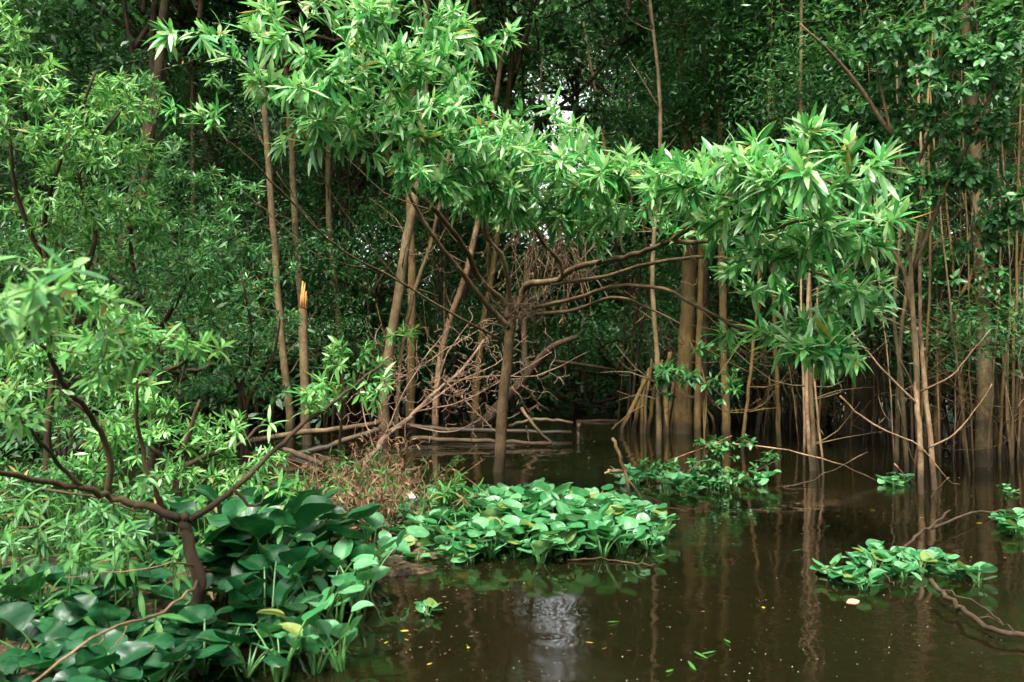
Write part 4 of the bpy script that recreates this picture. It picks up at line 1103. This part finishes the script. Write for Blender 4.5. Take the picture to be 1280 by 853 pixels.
for i, (a, b, s) in enumerate(spots):
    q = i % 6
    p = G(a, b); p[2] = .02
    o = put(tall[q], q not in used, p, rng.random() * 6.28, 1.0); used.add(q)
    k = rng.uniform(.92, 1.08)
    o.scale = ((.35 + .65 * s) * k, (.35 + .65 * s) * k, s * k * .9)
LS = 'bright green hyacinth with swollen pale stalks at the water edge of the tall clump'
edge = [hyacinth('water_hyacinth', 7, .27, .12, 450 + i, M['hyacinth_blade'], M['hyacinth_stalk'], 1.3, LS, 'bright hyacinths at the water edge') for i in range(3)]
used = set()
for i, (a, b) in enumerate([(420, 790), (445, 765), (458, 742), (440, 722), (400, 800), (395, 842), (425, 838), (350, 855), (370, 820), (410, 760), (462, 722)]):
    q = i % 3
    p = G(a, b); p[2] = .01
    put(edge[q], q not in used, p, rng.random() * 6.28, rng.uniform(.75, 1.05) * (.7 if b > 810 else 1)); used.add(q)

# small floating rosettes
LOW = 'small'
low = [hyacinth('water_hyacinth', 8, .06, .08, 500 + i, M['hyacinth_blade'], M['hyacinth_stalk'], 1.2, 'x', 'x', pitch=(-.1, .6)) for i in range(4)]
sets = [
    ('low floating hyacinth in the small raft beside the curved grey branch at right', 'hyacinths of the small right raft', [(1040, 722), (1062, 730), (1080, 738), (1070, 708), (1095, 715), (1110, 700), (1122, 712), (1140, 704), (1150, 716), (1165, 705), (1180, 712), (1200, 722), (1222, 728), (1130, 724), (1090, 700)], (.75, 1.05)),
    ('low floating hyacinth at the right edge above the arched reddish branch', 'hyacinths at the right edge', [(1268, 665), (1280, 672), (1275, 655), (1290, 668), (1262, 655)], (.85, 1.1)),
    ('low hyacinth in the leafy raft under the orange brown trunks', 'hyacinths of the leafy raft', [(780, 600), (795, 606), (790, 594), (812, 600), (830, 604), (850, 612), (870, 606), (890, 610), (940, 608), (955, 606), (842, 598), (866, 618), (905, 600)], (1.0, 1.5)),
    ('small hyacinth sprouting at the foot of the bare pinkish sapling', 'hyacinths by the bare sapling', [(1105, 605), (1118, 608), (1126, 602)], (.8, 1.1)),
    ('lone flat rosette floating on the open water in front of the mud spit', None, [(534, 770)], (.62, .62)),
    ('young hyacinth on the yellowish mud left of the round raft', 'young hyacinths on the mud spit', [(478, 668), (500, 672), (520, 702), (545, 690), (565, 700), (588, 702), (610, 695), (495, 690)], (.8, 1.1)),
    ('tiny hyacinth in the water below the stems at the right edge', 'tiny hyacinths at the right edge stems', [(1256, 612), (1264, 618)], (.5, .7)),
]
used = set(); n = 0
for label, group, places, sr in sets:
    for a, b in places:
        q = n % 4; n += 1
        o = put(low[q], q not in used, G(a, b), rng.random() * 6.28, rng.uniform(*sr), label, group, .05)
        if not group and 'group' in o: del o['group']
        used.add(q)

# leafy creeper standing in the raft under the orange brown trunks
def creeper(label, stems, bl, leaf=(.07, .03), leafm='broad_leaf'):
    b = W(*stems[0][0]); b[2] = 0
    t = thing('creeping_plant', label, 'plant', b)
    p = Plant()
    for s in stems: p.limb(px(s), .006, .003, 'stem', k=5)
    p.grow(blobs(bl), leaf=leaf, nl=6, along=4, maxd=.8, tr=.002)
    p.build(t, M['pink_bark'], M[leafm], tpl=OV, twk=3)
creeper('leafy green creeper climbing out of the raft under the orange brown trunks', [[(800, 600, 7.3), (840, 575, 7.4), (880, 560, 7.5), (915, 545, 7.5)], [(850, 610, 7.1), (870, 580, 7.2), (900, 575, 7.3)], [(900, 605, 7.1), (940, 590, 7.2), (975, 575, 7.3)]],
        [(840, 580, 7.3, 40, 18, .3, 26), (880, 570, 7.4, 40, 22, .3, 26), (870, 595, 7.1, 50, 14, .3, 26), (910, 555, 7.5, 26, 14, .2, 12), (965, 575, 7.3, 22, 14, .15, 8), (920, 595, 7.1, 20, 10, .15, 6)])
creeper('feathery bright herb growing at the left tip of the round raft', [[(560, 660, 5.2), (562, 630, 5.2), (566, 608, 5.2)], [(555, 660, 5.2), (545, 635, 5.2)], [(565, 660, 5.2), (580, 635, 5.2)]],
        [(560, 625, 5.2, 30, 22, .15, 30), (545, 610, 5.3, 20, 14, .1, 10), (585, 640, 5.1, 20, 16, .1, 10)], (.075, .014), 'herb_leaf')

# ------------------------------------------------------------------ herb carpet at the left
def herbs():
    mb = MB()
    n = 330
    Y = rng.uniform(2.85, 6.2, n); X = rng.uniform(-1, 0, n)
    X = -0.66 * Y - .15 + (rng.random(n) ** 1.1) * (0.62 * Y * np.where(Y < 3.5, .5, .68))
    z = rng.uniform(.12, .38, n) * np.clip(1.25 - (Y - 3.3) * .1, .6, 1.2)
    for x, y, h in zip(X, Y, z):
        T = np.array((rng.normal() * .35, rng.normal() * .35 - .1, 1.0))
        P, D, N = rosette(T + np.array((0, -.5, 0)), np.array((x, y, h * rng.uniform(.6, 1.1))), 6, .1, (45, 115), .25)
        leaves(mb, P, D, N, .11 * rng.uniform(.4, 1.2, 6), .023 * rng.uniform(.8, 1.2, 6), bend=rng.uniform(.0, .6, 6))
        tube(mb, [np.array((x, y, -.02)) - T * .1, (x, y, h)], [.003, .002], 3, cap=False)
    tag(mb.obj('ground_cover', M['herb_leaf']), 'carpet of small narrow leaved herbs sloping down behind the tall hyacinths at left', 'ground cover', kind='stuff')
herbs()


# ------------------------------------------------------------------ dead grass clump, brush pile, hanging vines
def dead_clump():
    base = W(470, 660, 5.3); base[2] = 0
    t = thing('dead_shrub', 'clump of withered reddish brown plants between the tall hyacinths and the round raft', 'plant', base)
    mb = MB(); ml = MB(); mg = MB()
    for i in range(230):
        x, y = rng.uniform(-1.25, -.62), rng.uniform(4.9, 6.6)
        x = -.98 + rng.normal() * .28 - (y - 5.4) * .1
        h = rng.uniform(.12, .42)
        T = np.array((x + rng.normal() * .12, y + rng.normal() * .12, h))
        p = smooth_path([np.array((x, y, -.05)), np.array((x, y, h * .5)) + rng.normal(size=3) * .04, T], 2)
        tube(mb, p, np.linspace(.004, .002, len(p)), 3, cap=False)
        for q in (1, 2, 3, 4):
            m = int(rng.integers(4, 8))
            D = rng.normal(size=(m, 3)); D[:, 2] -= .3
            (leaves)(ml if rng.random() < .62 else mg, p[np.minimum(q, len(p) - 1)] + np.zeros((m, 3)), D, rng.normal(size=(m, 3)) + np.array((0, 0, .6)), rng.uniform(.03, .08, m), rng.uniform(.006, .015, m), bend=.3)
    mb.obj('stems', M['pink_bark'], t); ml.obj('dry_leaves', M['dry_leaf'], t); mg.obj('green_leaves', M['herb_leaf'], t)
dead_clump()


def brush_pile():
    base = W(445, 590, 8.2)
    t = thing('brush_pile', 'fallen dead treetop of bare pinkish branches piled left of the willow trunk', 'fallen tree', base)
    p = Plant()
    p.limb(px([(440, 588, 7.6), (470, 566, 7.8), (480, 548, 8.0), (512, 522, 8.3), (545, 490, 8.7), (580, 460, 9.0), (605, 425, 9.2)]), .038, .014, 'branch', k=9)
    p.limb(px([(400, 572, 8.0), (425, 583, 7.8), (445, 590, 7.6)]), .03, .045, 'branch', k=7, grow=False)
    ends = []
    arms = [[(512, 522, 8.3), (570, 480, 8.4), (620, 455, 8.6), (660, 420, 8.8)], [(520, 515, 8.4), (580, 500, 8.4), (640, 470, 8.5), (690, 440, 8.7)], [(500, 530, 8.3), (560, 540, 8.2), (600, 525, 8.2)],
            [(545, 490, 8.7), (560, 440, 8.8), (590, 400, 9.0)], [(480, 548, 8.0), (500, 500, 8.1), (530, 450, 8.3), (560, 410, 8.5)], [(560, 478, 8.8), (620, 470, 8.6), (670, 470, 8.6), (735, 440, 8.8)],
            [(488, 480, 8.6), (530, 455, 8.6), (570, 430, 8.8), (625, 400, 9)], [(555, 475, 8.8), (600, 520, 8.4), (620, 540, 8.3)], [(470, 566, 7.8), (455, 520, 8.0), (450, 480, 8.2)]]
    for a in arms: p.limb(px(a), .01, .004, 'branch', k=5)
    T = blobs([(600, 450, 8.8, 80, 50, .5, 70), (560, 480, 8.6, 80, 40, .5, 60), (640, 480, 8.6, 70, 40, .4, 36), (520, 500, 8.4, 60, 40, .4, 30), (620, 410, 9, 60, 36, .4, 34), (540, 540, 8.3, 60, 20, .4, 26), (600, 470, 8.5, 110, 70, .6, 330), (500, 470, 8.3, 60, 60, .4, 150), (450, 520, 8, 50, 50, .4, 50)], clump=2, cs=.1)
    p.grow(T, nl=3, along=0, maxd=1.4, bare=1.0, tr=.0042)
    # stray dry leaves caught in it
    Q = blobs([(560, 500, 8.5, 70, 30, .4, 100), (480, 560, 7.9, 40, 26, .3, 140)])
    for q in Q: p.lf[0].append((q[None], rng.normal(size=(1, 3)), rng.normal(size=(1, 3)), np.array([.07]), np.array([.014])))
    p.build(t, M['twig_wood'], M['dry_leaf'], twk=4, leafname='dry_leaves')
brush_pile()


def vines():
    base = W(690, 300, 8.6)
    t = thing('hanging_vines', 'tangle of leafy and dry reddish vines hanging behind the willow fork', 'vines', base)
    mb = MB(); ml = MB()
    for i in range(64):
        a = blob(690, 270, 8.7, 60, 40, .4, 1)[0]; b = blob(685, 370, 8.5, 70, 60, .4, 1)[0]
        p = smooth_path([a, (a + b) / 2 + rng.normal(size=3) * .13, b], 4, .012)
        tube(mb, p, np.full(len(p), rng.uniform(.002, .006)), 3, cap=False)
        m = 7
        leaves(ml, p[rng.integers(0, len(p), m)], rng.normal(size=(m, 3)) - np.array((0, 0, .7)), rng.normal(size=(m, 3)), rng.uniform(.03, .08, m), rng.uniform(.006, .014, m))
    # the twig nest caught in the fork
    mn = MB()
    for i in range(90):
        c = W(652, 385, 7.72) + rng.normal(size=3) * np.array((.08, .07, .06))
        dd = nrm(rng.normal(size=3) * np.array((1, 1, .7))) * rng.uniform(.08, .22)
        tube(mn, smooth_path([c - dd, c + rng.normal(size=3) * .03, c + dd], 2), np.full(5, .003), 3, cap=False)
    mg = MB()
    Q = blobs([(675, 260, 8.8, 55, 34, .4, 420), (720, 275, 8.9, 40, 26, .3, 220), (640, 270, 8.8, 36, 26, .3, 200), (690, 235, 8.9, 60, 24, .4, 240)], clump=12)
    m = len(Q)
    leaves(mg, Q, rng.normal(size=(m, 3)) - np.array((0, 0, .5)), np.array((0, 0, 1.0)) + rng.normal(size=(m, 3)) * .4, rng.uniform(.06, .14, m), rng.uniform(.02, .04, m), bend=.2)
    mg.obj('green_leaves', M['shrub_leaf_dark'], t)
    mb.obj('stems', M['willow_bark'], t); ml.obj('dry_leaves', M['dry_leaf'], t)
    n = mn.obj('twig_nest', M['dark_bark'])
    tag(n, 'dark nest like wad of dead twigs caught in the fork of the willow', 'nest')
vines()

# scrap in the dead clump
def scrap():
    c = W(515, 622, 5.35)
    mb = MB()
    n, k = 9, 12
    V = []
    for i in range(n):
        for j in range(k):
            th = math.pi * i / (n - 1); ph = 2 * math.pi * j / k
            r = .03 * (1 + .3 * rng.normal())
            V.append(c + np.array((r * math.sin(th) * math.cos(ph) * 1.1, r * math.sin(th) * math.sin(ph), r * math.cos(th) * .8)))
    f = [(i * k + j, (i + 1) * k + j, (i + 1) * k + (j + 1) % k, i * k + (j + 1) % k) for i in range(n - 1) for j in range(k)]
    mb.add(V, None, f, np.full((len(V), 4), .5))
    tag(mb.obj('crumpled_scrap', M['pale_scrap'], smooth=False), 'pale crumpled scrap lodged in the withered brown clump', 'scrap')
scrap()

# ------------------------------------------------------------------ floating leaves and specks
def floater(name, label, a, b, L, Wd, mat, group=None, ang=None):
    p = G(a, b); p[2] = .004
    th = rng.random() * 6.28 if ang is None else ang
    mb = MB()
    leaves(mb, p[None], np.array([(math.cos(th), math.sin(th), .02)]), np.array([(rng.normal() * .1, rng.normal() * .1, 1.0)]), L, Wd, bend=-.06, fold=.12)
    tag(mb.obj(name, M[mat]), label, 'leaf', group)


for a, b in [(742, 805), (554, 698), (690, 690), (818, 690), (1095, 639), (1085, 659), (1180, 625), (1215, 620), (1220, 655), (735, 573), (680, 588), (655, 570), (900, 655), (955, 762), (1195, 757), (540, 830), (480, 806), (505, 800), (925, 650), (500, 790), (1000, 668), (760, 690), (640, 575), (745, 553), (700, 592), (1155, 648), (585, 810), (1000, 630)]:
    floater('floating_leaf', 'small yellow fallen leaf floating on the dark water', a, b, rng.uniform(.02, .05) * (1.6 if b < 620 else 1), rng.uniform(.009, .016), 'yellow_leaf', 'yellow leaves floating on the water')
for a, b in [(775, 778), (905, 800), (885, 825), (842, 838), (870, 840), (1030, 660), (820, 697), (920, 658), (990, 690), (895, 815)]:
    floater('floating_leaf', 'slim green leaf floating on the dark water', a, b, rng.uniform(.05, .09), .014, 'herb_leaf', 'green leaves floating on the water')
floater('floating_leaf', 'single curled pink leaf floating below the small right raft', 1058, 755, .07, .045, 'pink_leaf', ang=.3)

mb = MB()
m = 330
py_ = 560 + 300 * rng.random(m) ** .8; px_ = rng.uniform(470, 1290, m)
P = np.array([G(a, b) for a, b in zip(px_, py_)]); P[:, 2] = .003
th = rng.random(m) * 6.28
leaves(mb, P, np.stack([np.cos(th), np.sin(th), 0 * th], -1), np.tile((0, 0, 1.0), (m, 1)), rng.uniform(.003, .008, m) * np.clip(P[:, 1] / 4, 1, 3), rng.uniform(.002, .005, m) * np.clip(P[:, 1] / 4, 1, 3), flat=True)
tag(mb.obj('floating_debris', M['pale_specks']), 'fine pale specks scattered over the dark water', 'debris', kind='stuff')
mb = MB()
m = 1500
X = rng.uniform(-1.9, -.45, m); Y = rng.uniform(2.6, 5.4, m)
Z = ground_z(X, Y); k = Z > -.02
P = np.stack([X, Y, np.maximum(Z, 0) + .006], -1)[k]; m = len(P)
D = rng.normal(size=(m, 3)); D[:, 2] *= .2
leaves(mb, P, D, np.array((0, 0, 1.0)) + rng.normal(size=(m, 3)) * .3, rng.uniform(.015, .06, m), rng.uniform(.006, .018, m), bend=.2)
tag(mb.obj('leaf_litter', M['dry_leaf']), 'brown leaf litter on the mud under the hyacinths', 'litter', kind='stuff')

mb = MB()
m = 520
Y = rng.uniform(3.0, 7.5, m)
X = np.where(rng.random(m) < .6, -.55 + .25 * rng.normal(size=m) - (Y - 4.4) * .12, rng.uniform(-.9, 1.2, m))
X = np.where(Y > 5.5, rng.uniform(-2.2, 2.2, m), X)
P = np.stack([X, Y, np.full(m, .005)], -1)[ground_z(X, Y) < 0]; m = len(P)
D = rng.normal(size=(m, 3)); D[:, 2] *= .05
leaves(mb, P, D, np.array((0, 0, 1.0)) + rng.normal(size=(m, 3)) * .1, rng.uniform(.006, .026, m), rng.uniform(.003, .008, m), bend=.05)
tag(mb.obj('floating_litter', M['brown_litter']), 'brown bits of dead leaf drifting round the rafts and the bank', 'litter', kind='stuff')

# pale green mat of floating plants far down the channel
mb = MB()
m = 2600
P = np.array([G(a, b) for a, b in zip(rng.uniform(655, 780, m), rng.uniform(480, 494, m))])
P[:, 2] = rng.uniform(.02, .3, m)
leaves(mb, P, rng.normal(size=(m, 3)), np.array((0, -.3, 1.0)) + rng.normal(size=(m, 3)) * .4, .2, .12, flat=True)
tag(mb.obj('floating_plants', M['herb_leaf']), 'bright green mat of floating plants far down the channel', 'water plants', kind='stuff')

# ------------------------------------------------------------------ light, sky, camera
ELEV, AZ = math.radians(58), math.radians(200)      # sun high behind the camera, a little to the left
w = bpy.data.worlds.new('World'); S.world = w; w.use_nodes = True
nt = w.node_tree; nt.nodes.clear()
sky = nt.nodes.new('ShaderNodeTexSky'); sky.sky_type = 'NISHITA'; sky.sun_disc = False
sky.sun_elevation = ELEV; sky.sun_rotation = AZ; sky.dust_density = 3; sky.air_density = 1.0
hs = nt.nodes.new('ShaderNodeHueSaturation'); hs.inputs['Saturation'].default_value = .12
bg = nt.nodes.new('ShaderNodeBackground'); bg.inputs[1].default_value = .12
out = nt.nodes.new('ShaderNodeOutputWorld')
nt.links.new(sky.outputs[0], hs.inputs['Color']); nt.links.new(hs.outputs[0], bg.inputs[0]); nt.links.new(bg.outputs[0], out.inputs[0])
sl = bpy.data.lights.new('sun', 'SUN'); sl.energy = 1.5; sl.angle = math.radians(12); sl.color = (1, .94, .84)
so = bpy.data.objects.new('sun', sl); COL.objects.link(so)
dv = Vector((math.sin(AZ) * math.cos(ELEV), math.cos(AZ) * math.cos(ELEV), math.sin(ELEV)))
so.rotation_euler = dv.to_track_quat('Z', 'Y').to_euler()

cam = bpy.data.cameras.new('camera'); co = bpy.data.objects.new('camera', cam); COL.objects.link(co)
cam.sensor_fit = 'HORIZONTAL'; cam.sensor_width = 36; cam.lens = 36 * F / 1280
cam.clip_start = .05; cam.clip_end = 500
co.location = (0, 0, CAMH); co.rotation_euler = (math.pi / 2 + PITCH, 0, 0)
cam.dof.use_dof = True; cam.dof.focus_distance = 6.3; cam.dof.aperture_fstop = 4.0
S.camera = co

S.view_settings.view_transform = 'Standard'; S.view_settings.look = 'None'
S.view_settings.exposure = 2.6; S.view_settings.gamma = 1; S.view_settings.use_curve_mapping = False
S.cycles.use_denoising = True
try: S.cycles.denoiser = 'OPENIMAGEDENOISE'
except Exception: pass
S.cycles.max_bounces = 6; S.cycles.diffuse_bounces = 3; S.cycles.glossy_bounces = 3; S.cycles.transmission_bounces = 4; S.cycles.transparent_max_bounces = 4
S.cycles.caustics_reflective = False; S.cycles.caustics_refractive = False
S.cycles.use_adaptive_sampling = True; S.cycles.adaptive_threshold = .02
